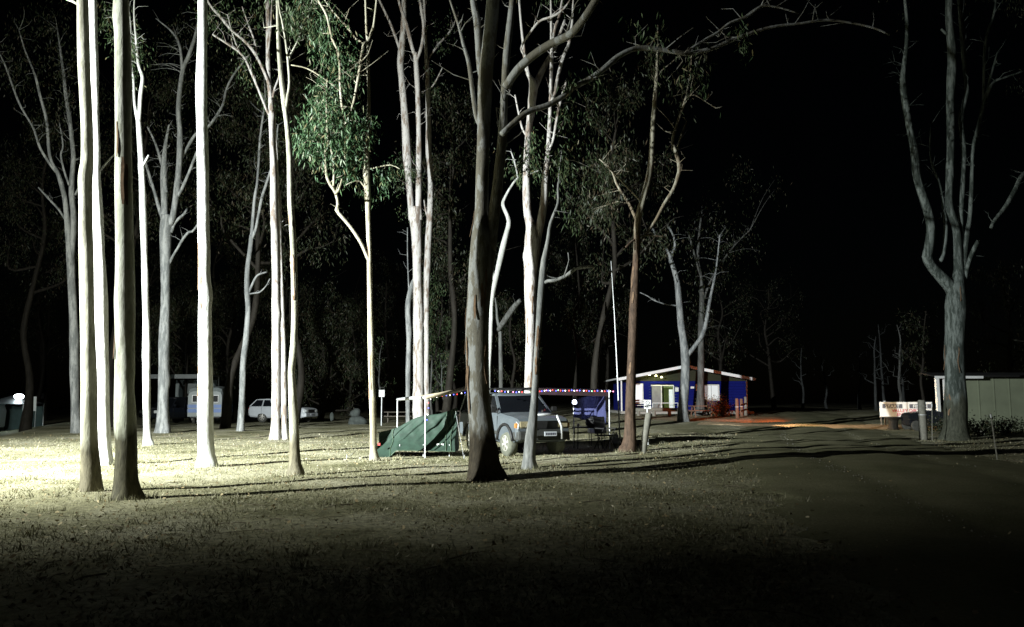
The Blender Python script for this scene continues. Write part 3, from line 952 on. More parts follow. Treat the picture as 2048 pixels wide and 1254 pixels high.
tree('gum_tree', 'red brown gum with a wavy upper limb, beside the tall white whip mast', M['bark_brown'],
     [(1256, 903, 34), (1260, 882, 27), (1261, 800, 21), (1263, 740, 19), (1266, 660, 17), (1268, 600, 16), (1271, 540, 13.5), (1274, 490, 13.5), (1275, 450, 15), (1280, 420, 13), (1287, 395, 12), (1296, 360, 11), (1302, 320, 11), (1306, 250, 9.5), (1309, 210, 9), (1312, 170, 7), (1314, 120, 5), (1316, 50, 3)],
     [([(1274, 440, 7), (1266, 425, 6), (1258, 407, 5.5), (1245, 388, 5), (1232, 365, 5), (1225, 345, 4), (1210, 328, 3), (1198, 318, 2)], 0.5),
      ([(1284, 404, 4), (1270, 390, 4), (1252, 372, 3.5), (1230, 348, 3), (1208, 328, 2)], -0.5),
      ([(1276, 490, 5), (1285, 477, 5), (1309, 444, 5.5), (1327, 410, 6), (1347, 378, 7), (1356, 352, 8), (1359, 335, 8), (1353, 308, 7.5), (1345, 285, 7), (1354, 248, 6), (1370, 201, 5), (1380, 150, 3), (1384, 100, 2)], 0.8),
      ([(1353, 306, 4), (1358, 285, 4), (1366, 262, 4), (1374, 241, 3)], 0.2, 0.7),
      ([(1272, 478, 4), (1262, 484, 4), (1252, 494, 4)], -0.3),
      ([(1277, 474, 4), (1295, 470, 4.5), (1312, 472, 4), (1332, 474, 3)], 0.3),
      ([(1314, 155, 2.5), (1325, 140, 2.5), (1340, 128, 2)], 0.1), ([(1374, 195, 2.5), (1388, 190, 2), (1410, 202, 2), (1432, 216, 2), (1446, 212, 1.5)], 0.2, 0.5)],
     [(1200, 350, 45, 60, 380, 1), (1190, 430, 45, 40, 260, 1), (1240, 290, 40, 40, 160), (1315, 110, 45, 40, 220), (1380, 150, 45, 60, 240), (1225, 400, 30, 30, 120)], strips=6, seed=21, leaf='leaf_dark', leaf_len=0.2, tw=0.2)
tree('gum_tree', 'grey gum standing in front of the blue building, its fork in shadow', M['bark_house'],
     [(1366, 843, 24), (1366, 815, 20), (1370, 760, 18), (1371, 720, 18), (1367, 680, 16), (1362, 648, 14), (1358, 600, 12), (1355, 567, 11), (1348, 540, 10), (1342, 521, 9), (1334, 500, 7), (1329, 494, 6), (1315, 474, 5), (1302, 450, 3)],
     [([(1374, 712, 11), (1384, 700, 10), (1396, 684, 9), (1404, 672, 9), (1412, 645, 8), (1420, 600, 6), (1432, 540, 4), (1440, 470, 3)], -0.6),
      ([(1342, 522, 6), (1344, 508, 5), (1350, 490, 5), (1346, 470, 4), (1336, 452, 4), (1328, 440, 3)], 0.5),
      ([(1355, 612, 3), (1350, 611, 3), (1330, 608, 2.5), (1309, 601, 2.5), (1295, 592, 2), (1280, 585, 1.5)], -0.3)],
     [(1430, 480, 50, 50, 300), (1320, 440, 40, 40, 200), (1400, 560, 50, 50, 260)], seed=22, leaf='leaf_dark', leaf_len=0.22)
tree('gum_tree', 'brown-based trunk rising behind the picnic table by the blue building', M['bark_dull'],
     [(1400, 838, 22), (1401, 800, 16), (1402, 760, 14), (1402, 700, 12), (1402, 650, 11), (1404, 600, 10), (1402, 560, 8), (1396, 520, 6), (1398, 470, 4), (1404, 420, 3)],
     [([(1404, 610, 6), (1418, 570, 5), (1440, 530, 4), (1470, 490, 3), (1500, 460, 2)], 0.5), ([(1403, 560, 5), (1392, 520, 4), (1378, 470, 3)], -0.5)],
     [(1470, 480, 60, 50, 320), (1400, 430, 50, 40, 260), (1430, 660, 50, 50, 240, 3), (1500, 350, 60, 60, 220)], Y=59.0, seed=23, leaf='leaf_dark', leaf_len=0.24)
tree('gum_tree', 'massive dim gum with a swan-necked limb, before the pale shed', M['bark_right'],
     [(1912, 880, 60), (1912, 852, 46), (1911, 800, 40), (1910, 740, 37), (1910, 680, 37), (1911, 640, 38), (1912, 600, 37), (1914, 575, 33), (1918, 545, 22), (1917, 522, 18), (1914, 468, 15), (1905, 435, 14), (1898, 410, 14), (1899, 360, 13), (1901, 301, 15), (1901, 201, 16), (1904, 117, 16), (1898, 33, 14), (1898, 0, 13), (1896, -120, 9), (1890, -260, 4)],
     [([(1908, 590, 24), (1900, 573, 23), (1873, 544, 21), (1860, 528, 19), (1854, 513, 19), (1858, 495, 18), (1862, 454, 17), (1854, 416, 17), (1848, 400, 17), (1834, 352, 17), (1829, 301, 15), (1815, 234, 12), (1807, 177, 14), (1806, 150, 11), (1812, 100, 8), (1814, 50, 7), (1808, -20, 5), (1800, -100, 3)], -0.8),
      ([(1880, 522, 8), (1887, 508, 8), (1892, 454, 8), (1887, 414, 6), (1880, 370, 4), (1865, 330, 4), (1860, 300, 3), (1862, 250, 2)], 0.5),
      ([(1920, 560, 14), (1923, 500, 11), (1922, 440, 10), (1926, 360, 9), (1928, 301, 9), (1922, 240, 9), (1930, 200, 9), (1934, 180, 8), (1928, 117, 9), (1919, 0, 8), (1914, -100, 4)], 0.7),
      ([(1926, 540, 12), (1934, 470, 9), (1941, 420, 8), (1946, 301, 7), (1955, 261, 7), (1968, 208, 7), (1985, 167, 6), (2010, 155, 4), (2048, 142, 3)], -0.3),
      ([(1966, 215, 5), (1967, 181, 5), (1971, 84, 5), (1988, 27, 4), (1995, -30, 3)], 0.5),
      ([(1970, 200, 4), (1975, 177, 4), (1985, 140, 4), (1995, 104, 3)], -0.2),
      ([(1930, 560, 8), (1936, 530, 8), (1945, 505, 9), (1957, 481, 8)], -0.8),
      ([(1895, 70, 5), (1886, 62, 5), (1882, 58, 4)], 0)],
     [(1900, -200, 140, 80, 1200), (1990, -40, 70, 50, 300), (1810, -80, 90, 60, 500), (2040, 150, 40, 40, 120)], strips=5, seed=24, leaf='leaf_dark')
tree('gum_tree', 'leaning bare limb of a gum at the right edge of the picture', M['bark_right'],
     [(2110, 880, 30), (2108, 780, 26), (2100, 600, 22), (2095, 450, 20), (2090, 300, 18), (2085, 100, 14), (2080, -100, 8)],
     [([(2098, 330, 9), (2070, 340, 9), (2045, 350, 9), (2030, 380, 9), (2010, 415, 9), (1990, 440, 8), (1982, 455, 6)], -1.0)], [(2080, -60, 90, 60, 500)], Y=30, seed=25, leaf='leaf_dark')
tree('gum_tree', 'pale grey gum fanning into thin bare limbs, behind the leftmost trunks', G_,
     [(152, 866, 22), (151, 840, 18), (150, 800, 17), (147, 640, 16), (143, 560, 15), (141, 520, 15), (138, 490, 12), (134, 437, 10), (128, 390, 9), (117, 350, 8), (104, 325, 6), (98, 300, 6), (93, 240, 6), (80, 190, 5), (70, 150, 4), (50, 100, 3), (38, 60, 2)],
     [([(143, 520, 10), (146, 480, 10), (147, 430, 11), (143, 380, 10), (146, 330, 9), (147, 310, 9), (139, 235, 8), (133, 200, 7), (125, 130, 5), (115, 60, 3)], 0.5),
      ([(114, 346, 5), (100, 328, 5), (80, 295, 5), (66, 255, 4), (38, 205, 4), (10, 130, 3), (-10, 90, 2)], -0.5),
      ([(131, 440, 4), (118, 420, 4), (100, 400, 4), (77, 375, 3)], 0.4),
      ([(138, 370, 4), (128, 340, 4), (122, 310, 4), (126, 290, 3), (118, 240, 2)], 0.6), ([(150, 390, 4), (158, 375, 4), (165, 362, 3)], 0.3)],
     [(60, 130, 60, 70, 420), (110, 220, 45, 70, 420), (90, 50, 60, 50, 380), (25, 80, 40, 60, 260), (130, 120, 35, 70, 260)], seed=26, leaf='leaf_dark', leaf_len=0.22)
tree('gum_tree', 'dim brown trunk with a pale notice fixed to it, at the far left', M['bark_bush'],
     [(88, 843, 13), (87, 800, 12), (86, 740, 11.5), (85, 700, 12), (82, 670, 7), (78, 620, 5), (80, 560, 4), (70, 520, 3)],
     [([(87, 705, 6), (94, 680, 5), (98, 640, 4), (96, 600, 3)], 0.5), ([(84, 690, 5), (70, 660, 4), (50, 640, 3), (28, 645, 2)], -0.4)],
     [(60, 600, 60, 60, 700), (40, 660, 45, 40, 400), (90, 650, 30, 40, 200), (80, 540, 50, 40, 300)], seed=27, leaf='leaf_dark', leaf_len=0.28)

# --- background trees, grown procedurally
def auto_tree(name, label, base, H, spread, trunk_r, nl, leaves, mat, leaf, leaf_len, seed, low=0.35, lean=0.0, group=None, droop=0.7):
    g = np.random.default_rng(seed)
    t = thing(name, label, 'tree', base, 0, group)
    n = 7
    tr = np.zeros((n, 4))
    tr[:, 2] = np.linspace(-0.3, H * 0.8, n)
    tr[1:, 0] = np.cumsum(g.normal(0, H * 0.018, n - 1)) + lean * np.linspace(0, 1, n - 1)
    tr[1:, 1] = np.cumsum(g.normal(0, H * 0.018, n - 1))
    tr[:, 3] = np.linspace(trunk_r, trunk_r * 0.25, n)
    tr[0, 3] *= 1.4
    pts = resample(tr, 0.4)
    v, f = tube_mesh(pts[:, :3], pts[:, 3], 8, True, 0.06, seed)
    me = bpy.data.meshes.new('trunk')
    me.from_pydata(v, [], f)
    link('trunk', me, mat, t, True)
    ends, tw = [], MB()
    for i in range(nl):
        h = low + (1 - low) * (i + g.uniform(0, 0.8)) / nl
        k = min(len(pts) - 1, int(h * len(pts)))
        s = pts[k]
        a = g.uniform(0, 2 * math.pi)
        ln = spread * g.uniform(0.55, 1.0) * (1.15 - 0.5 * h)
        up = g.uniform(0.25, 1.1) * ln
        e = s[:3] + np.array([math.cos(a) * ln, math.sin(a) * ln, up])
        m1 = s[:3] + (e - s[:3]) * 0.4 + g.normal(0, 0.12 * ln, 3)
        m2 = s[:3] + (e - s[:3]) * 0.72 + g.normal(0, 0.12 * ln, 3)
        r0 = min(s[3] * 0.65, trunk_r * 0.45)
        arr = np.array([np.append(s[:3], r0), np.append(m1, r0 * 0.7), np.append(m2, r0 * 0.45), np.append(e, r0 * 0.2)])
        ar = resample(arr, 0.5)
        vv, ff = tube_mesh(ar[:, :3], np.maximum(ar[:, 3], 0.006), 6, False, 0.05, seed + i)
        me = bpy.data.meshes.new('limb')
        me.from_pydata(vv, [], ff)
        link('limb', me, mat, t, True)
        ends += [(e, ln), (m2, ln * 0.8), (m1 * 0.5 + m2 * 0.5, ln * 0.6)]
        for q in range(3):
            b = ar[g.integers(len(ar) // 3, len(ar)), :3]
            d = b + g.normal(0, 0.3 * ln, 3) + np.array([0, 0, 0.2 * ln])
            vv, ff = tube_mesh(np.array([b, (b + d) / 2 + g.normal(0, 0.06 * ln, 3), d]), np.array([r0 * 0.3, r0 * 0.2, 0.006]), 4, False)
            tw.add(vv, ff)
    if leaves:
        V, FQ, k0 = [], [], 0
        per = max(6, leaves // len(ends))
        for e, ln in ends:
            r = 0.30 * spread * g.uniform(0.6, 1.2)
            pos, _ = clump_points(e, (r, r, r * 0.85), per, g, max(3, per // 14))
            v, f = leaf_quads(pos, leaf_len, leaf_len * 0.10, g, droop)
            V.append(v)
            FQ.append(f + k0)
            k0 += len(v)
        tag(np_mesh('crown', np.vstack(V), np.vstack(FQ), M[leaf], t, False), kind='stuff')
    if tw.n:
        tag(tw.build('twigs', mat, t, True), kind='stuff')
    return t


def xy(px, Y):
    return onground((px - CX) / F * Y, Y)


bgg = 'dark trees standing beyond the camp ground'
BG = [  # px, Y, H, spread, trunk_r, limbs, leaves, leaf, low, label
    (235, 50, 27, 4.6, 0.28, 16, 6500, 'leaf_dark', 0.5, 'high shadowy crown behind the gum nearest the camera'),
    (60, 54, 26, 5.0, 0.28, 15, 6000, 'leaf_dark', 0.45, 'high shadowy crown above the fanning grey gum at far left'),
    (455, 48, 26, 4.6, 0.26, 16, 6500, 'leaf_dark', 0.45, 'high shadowy crown right of the lone white gum'),
    (590, 52, 27, 4.4, 0.26, 15, 5500, 'leaf_dark', 0.5, 'high shadowy crown left of the bright hanging leaves'),
    (890, 50, 26, 4.2, 0.26, 15, 5500, 'leaf_dark', 0.4, 'high shadowy crown left of the top of the huge split gum'),
    (1190, 48, 24, 4.6, 0.26, 15, 5500, 'leaf_dark', 0.45, 'high shadowy crown under the long sweeping bough'),
    (365, 64, 11, 3.4, 0.20, 12, 5200, 'leaf_dark', 0.15, 'dark bushy tree behind the caravan shelter roof'),
    (465, 70, 17, 4.4, 0.24, 14, 5200, 'leaf_dark', 0.2, 'tall dark leafy tree between the lone white gum and the slender forked gum'),
    (640, 66, 10.5, 4.2, 0.22, 15, 6800, 'leaf_dark', 0.12, 'dark spreading tree with tangled branches above the bonnet of the white car'),
    (560, 74, 16, 4.6, 0.25, 14, 5200, 'leaf_dark', 0.2, 'tall dark tree behind the close pair of white trunks'),
    (700, 84, 14, 4.0, 0.22, 12, 4000, 'leaf_dark', 0.25, 'dim tree filling the gap left of the bright leafy gum'),
    (300, 78, 19, 4.6, 0.25, 14, 4600, 'leaf_dark', 0.35, 'tall shadowy tree behind the thin forked white gum'),
    (430, 82, 23, 5.0, 0.28, 14, 5000, 'leaf_dark', 0.4, 'highest shadowy crown above the caravan'),
    (60, 88, 22, 5.5, 0.28, 12, 4200, 'leaf_dark', 0.35, 'shadowy tree at the far left top corner'),
    (880, 62, 12, 2.6, 0.16, 11, 3600, 'leaf', 0.2, 'slim leafy tree just left of the huge split gum'),
    (905, 70, 17, 3.4, 0.20, 12, 3600, 'leaf_dark', 0.3, 'taller dim tree left of the huge split gum'),
    (1028, 66, 12, 2.6, 0.18, 10, 2600, 'leaf_dark', 0.2, 'dark tree seen between the huge split gum and the leaning gum'),
    (1150, 74, 20, 4.6, 0.25, 13, 4200, 'leaf_dark', 0.35, 'dim drooping tree right of the streaked white gum'),
    (1215, 90, 17, 4.5, 0.25, 12, 2600, 'leaf_dark', 0.4, 'dim tree behind the whip mast'),
    (770, 92, 21, 4.6, 0.25, 12, 3400, 'leaf_dark', 0.4, 'dim tree between the bright leafy gum and the white twin stems'),
    (1440, 88, 16, 5.0, 0.26, 12, 1600, 'leaf_dark', 0.3, 'dim tree rising over the roof of the blue building'),
    (1545, 100, 19, 5.0, 0.28, 12, 1200, 'leaf_dark', 0.3, 'almost black tree past the end of the blue building'),
    (2030, 62, 13, 3.6, 0.22, 12, 3200, 'leaf_dark', 0.2, 'dim leafy tree above the roof of the pale shed'),
    (1845, 70, 11, 2.6, 0.16, 9, 900, 'leaf_dark', 0.3, 'thin dim tree behind the start board'),
]
for i, (px, Y, H, sp, tr_, nl, lv, lf, low, lab) in enumerate(BG):
    auto_tree('background_tree', lab, xy(px, Y), H, sp, tr_, nl, lv, M['bark_bush'], lf, 0.30 if Y > 70 else 0.26, 100 + i, low, 0, bgg)
# saplings and thin dead trunks
thin = [
    (866, 56, 7.5, 'first thin sapling right of the pinkish companion stem'), (892, 60, 6.0, 'second thin sapling right of the pinkish companion stem'),
    (765, 64, 8.0, 'thin sapling right behind the small notice on its post'),
    (1748, 78, 9.0, 'dim slim trunk left of the start board'), (1768, 82, 11.0, 'dim slim trunk right above the left end of the start board'),
    (1789, 74, 10.0, 'blue-lit slim trunk above the middle of the start board'), (1808, 84, 8.0, 'dim slim trunk above the right part of the start board'),
    (1715, 90, 8.0, 'faintest slim trunk, farthest left of the start board'), (1600, 95, 9, 'faint slim trunk right of the blue building'), (1650, 98, 8, 'faint slim trunk above the lit road')]
for i, (px, Y, H, lab) in enumerate(thin):
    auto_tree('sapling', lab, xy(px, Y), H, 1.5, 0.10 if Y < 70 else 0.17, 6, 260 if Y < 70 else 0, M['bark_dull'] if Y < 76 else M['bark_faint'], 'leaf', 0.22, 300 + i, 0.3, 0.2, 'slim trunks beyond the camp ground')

# ------------------------------------------------------------------ grass and fallen leaves
def scatter(n, y0, y1, seed, p=1.6):
    g = np.random.default_rng(seed)
    y = y0 + (y1 - y0) * g.uniform(0, 1, n) ** p
    x = g.uniform(-1, 1, n) * (0.70 * y + 1.0)
    return x, y, g


def offroad(x, y):
    c = np.interp(y, [-8, 4, 12, 22, 34, 46, 60], [6, 6.5, 7.6, 9.5, 13, 17, 21])
    return np.abs(x - c) > 2.9 + 0.4 * np.sin(y * 1.9) + 0.3 * np.sin(y * 5.3) + np.abs(np.sin(x * 917.3 + y * 613.7)) * 1.1


x, y, g = scatter(150000, 5.0, 34.0, 41)
patch = np.sin(x * 0.9 + 1.3 * np.sin(y * 0.6)) * np.sin(y * 0.8 + np.sin(x * 0.7)) + g.normal(0, 0.5, len(x))
k = offroad(x, y) & (patch > -0.35)
x, y = x[k], y[k]
z = tz(x, y)
n = len(x)
h = g.uniform(0.012, 0.045, n)
a = g.uniform(0, 6.28, n)
wv = g.uniform(0.003, 0.007, n) * (1 + y / 20)
ln = g.normal(0, 0.035, (n, 2))
v = np.stack([np.stack([x - np.cos(a) * wv, y - np.sin(a) * wv, z - 0.005], 1), np.stack([x + np.cos(a) * wv, y + np.sin(a) * wv, z - 0.005], 1),
              np.stack([x + ln[:, 0], y + ln[:, 1], z + h], 1)], 1).reshape(-1, 3)
M['blade'] = leafmat('grass_blade', [(0.0, (0.12, 0.125, 0.055)), (0.5, (0.25, 0.24, 0.145)), (1.0, (0.40, 0.38, 0.28))], 0.8)
tag(np_mesh('grass', v, np.arange(3 * n).reshape(n, 3), M['blade'], None, False), 'short dry grass over the clearing under the gums', 'grass', kind='stuff')

x, y, g = scatter(9000, 5.0, 40.0, 43, 1.3)
k = offroad(x, y) | (g.uniform(0, 1, len(x)) < 0.15)
x, y = x[k], y[k]
z = tz(x, y) + 0.012
n = len(x)
a = g.uniform(0, 6.28, n)
L_ = g.uniform(0.03, 0.085, n)
w2 = L_ * g.uniform(0.10, 0.28, n)
dx, dy = np.cos(a), np.sin(a)
up = g.uniform(0.0, 0.05, (n, 4))
v = np.stack([np.stack([x - dx * L_ / 2, y - dy * L_ / 2, z + up[:, 0]], 1), np.stack([x - dy * w2, y + dx * w2, z + up[:, 1]], 1),
              np.stack([x + dx * L_ / 2, y + dy * L_ / 2, z + up[:, 2]], 1), np.stack([x + dy * w2, y - dx * w2, z + up[:, 3]], 1)], 1).reshape(-1, 3)
M['litter'] = leafmat('fallen_leaf', [(0.0, (0.10, 0.07, 0.035)), (0.45, (0.26, 0.20, 0.10)), (0.85, (0.42, 0.35, 0.20)), (1.0, (0.65, 0.60, 0.45))], 0.7)
tag(np_mesh('fallen_leaves', v, np.arange(4 * n).reshape(n, 4), M['litter'], None, False), 'dry gum leaves and bark strewn on the grass', 'leaves', kind='stuff')

x, y, g = scatter(500, 6.0, 40.0, 47, 1.0)
k = offroad(x, y)
x, y = x[k], y[k]
stk = MB()
for xx, yy in zip(x, y):
    a, ln = g.uniform(0, 6.28), g.uniform(0.15, 0.7)
    p0 = np.array([xx, yy, float(tz(xx, yy)) + 0.012])
    d = np.array([math.cos(a), math.sin(a), 0]) * ln
    bend = np.array([-d[1], d[0], 0]) * g.normal(0, 0.12)
    vv, ff = tube_mesh(np.array([p0, p0 + d * 0.5 + bend + np.array([0, 0, 0.015]), p0 + d]), np.array([1, 0.8, 0.4]) * g.uniform(0.003, 0.009), 4, False)
    stk.add(vv, ff)
tag(stk.build('fallen_sticks', plain('dead_stick', (0.20, 0.17, 0.12), 0.9, 0.4, 5.0), None, True), 'sticks and bark strips scattered on the grass', 'sticks', kind='stuff')
g = np.random.default_rng(53)
n = 5200
y = 5 + 40 * g.uniform(0, 1, n) ** 1.4
sx_ = np.clip(g.normal(0, 0.55, n), -1.1, 1.1)
x = np.interp(y, [-8, 4, 12, 22, 34, 46, 60], [6, 6.5, 7.6, 9.5, 13, 17, 21]) + sx_ * 3.3
z = tz(x, y) + np.maximum(0.004, 0.02 + 0.05 * (1 - sx_ ** 2) - 0.045 * np.exp(-((np.abs(sx_) - 0.36) / 0.09) ** 2) - 0.01)
r = g.uniform(0.006, 0.022, n)
off = np.array([[1, 0, 0], [0, 1, 0], [-1, 0, 0], [0, -1, 0], [0, 0, 0.8], [0, 0, -0.8]])
v = (np.stack([x, y, z], 1)[:, None, :] + off[None] * r[:, None, None] * g.uniform(0.6, 1.3, (n, 6, 1))).reshape(-1, 3)
tri = np.array([[0, 1, 4], [1, 2, 4], [2, 3, 4], [3, 0, 4], [1, 0, 5], [2, 1, 5], [3, 2, 5], [0, 3, 5]])
f = (np.arange(n)[:, None, None] * 6 + tri[None]).reshape(-1, 3)
M['stones'] = leafmat('road_stone', [(0.0, (0.10, 0.10, 0.08)), (0.6, (0.20, 0.19, 0.15)), (1.0, (0.34, 0.33, 0.29))], 0.9)
tag(np_mesh('gravel', v, f, M['stones'], None, False), 'loose stones strewn over the gravel road', 'gravel', kind='stuff')
# tufts of longer grass, thickest around the feet of the trunks
tv = []
g = np.random.default_rng(49)
spots = [(float(t.location.x), float(t.location.y), 0.55, 120) for t in TREES if t.location.y < 36]
for _ in range(420):
    yy = g.uniform(7, 38)
    xx = g.uniform(-0.68, 0.68) * yy
    if offroad(np.array([xx]), np.array([yy]))[0]:
        spots.append((xx, yy, g.uniform(0.06, 0.3), 26))
for (xx, yy, rr, nb_) in spots:
    a, d = g.uniform(0, 6.28, nb_), rr * np.sqrt(g.uniform(0.15, 1, nb_))
    px_, py_ = xx + np.cos(a) * d, yy + np.sin(a) * d
    pz_ = tz(px_, py_)
    hh, aa, ww = g.uniform(0.05, 0.14, nb_), g.uniform(0, 6.28, nb_), g.uniform(0.004, 0.009, nb_)
    lx, ly = g.normal(0, 0.05, nb_), g.normal(0, 0.05, nb_)
    tv.append(np.stack([np.stack([px_ - np.cos(aa) * ww, py_ - np.sin(aa) * ww, pz_ - 0.01], 1), np.stack([px_ + np.cos(aa) * ww, py_ + np.sin(aa) * ww, pz_ - 0.01], 1),
                        np.stack([px_ + lx, py_ + ly, pz_ + hh], 1)], 1).reshape(-1, 3))
tv = np.vstack(tv)
tag(np_mesh('grass_tufts', tv, np.arange(len(tv)).reshape(-1, 3), M['blade'], None, False), 'tufts of longer dry grass around the trunks', 'grass', kind='stuff')

# ------------------------------------------------------------------ vehicles
def carve(o, cyls):
    """cut wheel arches: cyls = (x, y, z, r) with the axis along local y"""
    mb = MB()
    for (cx, cz, r, w_) in cyls:
        mb.lathe([(r, -w_), (r, w_)], (cx, 0, cz), 24, Matrix.Rotation(R(90), 3, 'X'))
    c = mb.build('cutter', None)
    md = o.modifiers.new('cut', 'BOOLEAN')
    md.object = c
    md.operation = 'DIFFERENCE'
    md.solver = 'EXACT'
    dg = bpy.context.evaluated_depsgraph_get()
    me = bpy.data.meshes.new_from_object(o.evaluated_get(dg))
    o.modifiers.clear()
    o.data = me
    bpy.data.objects.remove(c)


def car(label, loc, heading, paint, tyre, L=4.6, Wd=1.82, H=1.82, wheelbase=2.74, front=2.12, clearance=0.36, wheel_r=0.38, bullbar=False, rack=False, hood=1.10, sleek=0.0):
    t = thing('parked_car', label, 'car', loc, heading)
    hw = Wd / 2
    rear = front - L
    belt = hood + 0.07
    fa, ra = wheelbase / 2, -wheelbase / 2

    def sec(x, zl, zt, k=1.0):
        a = hw * k
        zm = zl + (zt - zl) * 0.55
        return [(x, -a * 0.90, zl), (x, -a * 0.985, zl + 0.10), (x, -a, zm), (x, -a * 0.975, zt - 0.08), (x, -a * 0.92, zt - 0.015), (x, -a * 0.5, zt + 0.015),
                (x, a * 0.5, zt + 0.015), (x, a * 0.92, zt - 0.015), (x, a * 0.975, zt - 0.08), (x, a, zm), (x, a * 0.985, zl + 0.10), (x, a * 0.90, zl)]
    cowl = 0.92 - sleek * 0.2
    mb = MB()
    mb.loft([sec(front - 0.02, clearance + 0.14, hood - 0.17, 0.90), sec(front - 0.10, clearance + 0.07, hood - 0.08, 0.96), sec(front - 0.4, clearance, hood - 0.02, 0.99),
             sec(cowl + 0.35, clearance - 0.02, hood + 0.02), sec(cowl, clearance - 0.02, belt), sec(-0.5, clearance - 0.02, belt + 0.01), sec(-1.4, clearance, belt + 0.02),
             sec(rear + 0.14, clearance + 0.06, belt + 0.02, 0.985), sec(rear, clearance + 0.16, belt - 0.05, 0.94)])
    body = mb.build('body', paint, t, True)
    carve(body, [(fa, wheel_r, wheel_r + 0.12, hw + 0.2), (ra, wheel_r, wheel_r + 0.12, hw + 0.2)])
    for p in body.data.polygons:
        p.use_smooth = False
    # inner arch boxes keep the underside dark
    MB().box(((front + rear) / 2, 0, clearance + 0.22), (L - 0.5, Wd - 0.62, 0.4)).build('chassis', M['black'], t)
    # cabin: dark glass block, painted pillars and roof
    tb, tt = hw * 0.93, hw * 0.78
    wsb, wst = cowl, cowl - 0.62 - sleek * 0.25
    rrb, rrt = rear + 0.06, rear + 0.24 + sleek * 0.35

    def cs(x, z, a):
        return [(x, -a, z), (x, a, z)]
    zr = H - 0.10
    gl = MB()
    b = [(wsb, -tb, belt), (wsb, tb, belt), (rrb, tb, belt), (rrb, -tb, belt)]
    tp = [(wst, -tt, zr), (wst, tt, zr), (rrt, tt, zr), (rrt, -tt, zr)]
    gl.add(b + tp, [(3, 2, 1, 0), (4, 5, 6, 7), (0, 1, 5, 4), (1, 2, 6, 5), (2, 3, 7, 6), (3, 0, 4, 7)])
    gl.build('window_glass', M['glass'], t)

    def lerp(p, q, s):
        return Vector(p) + (Vector(q) - Vector(p)) * s
    pl = MB()
    for s in (-1, 1):
        def bt(fr):
            xb, xt = wsb + (rrb - wsb) * fr, wst + (rrt - wst) * fr
            return Vector((xb, s * (tb + 0.004), belt - 0.01)), Vector((xt, s * (tt + 0.004), zr + 0.01))
        for fr, wd in ((0.012, 0.085), (0.37, 0.075), (0.66, 0.085), (0.985, 0.13)):
            p0, p1 = bt(fr)
            pl.bar(p0, p1, wd, 0.05)
    pl.build('pillars', paint, t)
    rf = MB()
    rs = []
    for x, k, dz in ((wst + 0.06, 0.95, -0.03), (wst - 0.12, 1.0, 0.03), ((wst + rrt) / 2, 1.02, 0.06), (rrt + 0.1, 1.0, 0.03), (rrt - 0.05, 0.95, -0.03)):
        a = tt * k + 0.03
        rs.append([(x, -a, zr - 0.03), (x, -a * 0.97, zr + dz * 0.6 + 0.01), (x, -a * 0.7, zr + dz + 0.02), (x, a * 0.7, zr + dz + 0.02), (x, a * 0.97, zr + dz * 0.6 + 0.01), (x, a, zr - 0.03)])
    rf.loft(rs)
    rf.build('roof', paint, t, True)
    # front
    z0 = hood - 0.20
    MB().box((front - 0.01, 0, z0 - 0.07), (0.06, Wd * 0.46, 0.24)).build('grille', M['black'], t, bevel=0.01)
    for s in (-1, 1):
        h = MB().box((front - 0.05, s * hw * 0.68, z0 - 0.06), (0.14, 0.34, 0.19)).build('headlight', M['lens'] if bullbar else M['lampglass'], t, bevel=0.03)
        MB().box((front - 0.12, s * (hw * 0.90), z0 - 0.09), (0.14, 0.12, 0.17)).build('indicator', M['amber'] if bullbar else M['lampglass'], h, bevel=0.02)
        MB().box((cowl - 0.12, s * (hw + 0.12), belt + 0.10), (0.10, 0.20, 0.16)).build('wing_mirror', M['black'] if bullbar else paint, t, bevel=0.03)
        MB().box((-0.15, s * (hw - 0.005), belt - 0.14), (0.18, 0.04, 0.035)).build('door_handle', M['black'], t)
        for x0 in (cowl - 0.12, -0.42, -1.42):
            MB().box((x0, s * (hw * 0.985), (clearance + belt) / 2 + 0.02), (0.012, 0.035, belt - clearance - 0.22)).build('door_gap', M['black'], t)
    MB().loft([[(front - 0.25, y_, z_), (front + 0.06, y_ * 0.9, z_), (front + 0.06, y_ * 0.9, z_ + h_), (front - 0.25, y_, z_ + h_)]
               for y_, z_, h_ in ((-hw * 0.99, clearance + 0.10, 0.24), (-hw * 0.6, clearance + 0.08, 0.27), (hw * 0.6, clearance + 0.08, 0.27), (hw * 0.99, clearance + 0.10, 0.24))]
              ).build('front_bumper', M['dkgrey'] if bullbar else paint, t, bevel=0.02)
    pz = clearance + (0.27 if bullbar else 0.24)
    pxx = front + (0.215 if bullbar else 0.085)
    pl_ = MB().box((pxx, 0.0 if not bullbar else 0.10, pz), (0.02, 0.40, 0.13)).build('number_plate', M['plate'], t, bevel=0.004)
    for j in range(6):
        MB().box((pxx + 0.012, (0.0 if not bullbar else 0.10) - 0.14 + j * 0.056, pz), (0.004, 0.032, 0.065)).build('plate_character', M['plate_ink'], pl_)
    if bullbar:
        bb = MB()
        xb = front + 0.16
        for s in (-1, 1):
            bb.tube([(xb, s * 0.50, clearance + 0.12), (xb + 0.02, s * 0.48, hood - 0.30), (xb, s * 0.33, hood + 0.02)], 0.036, 8)
        bb.tube([(xb, -0.34, hood + 0.02), (xb + 0.01, 0, hood + 0.035), (xb, 0.34, hood + 0.02)], 0.034, 8)
        bb.build('bull_bar', M['steel'], t, True)
        MB().box((xb - 0.02, 0, clearance + 0.30), (0.08, 1.0, 0.20)).build('bar_channel', M['dkgrey'], t, bevel=0.02)
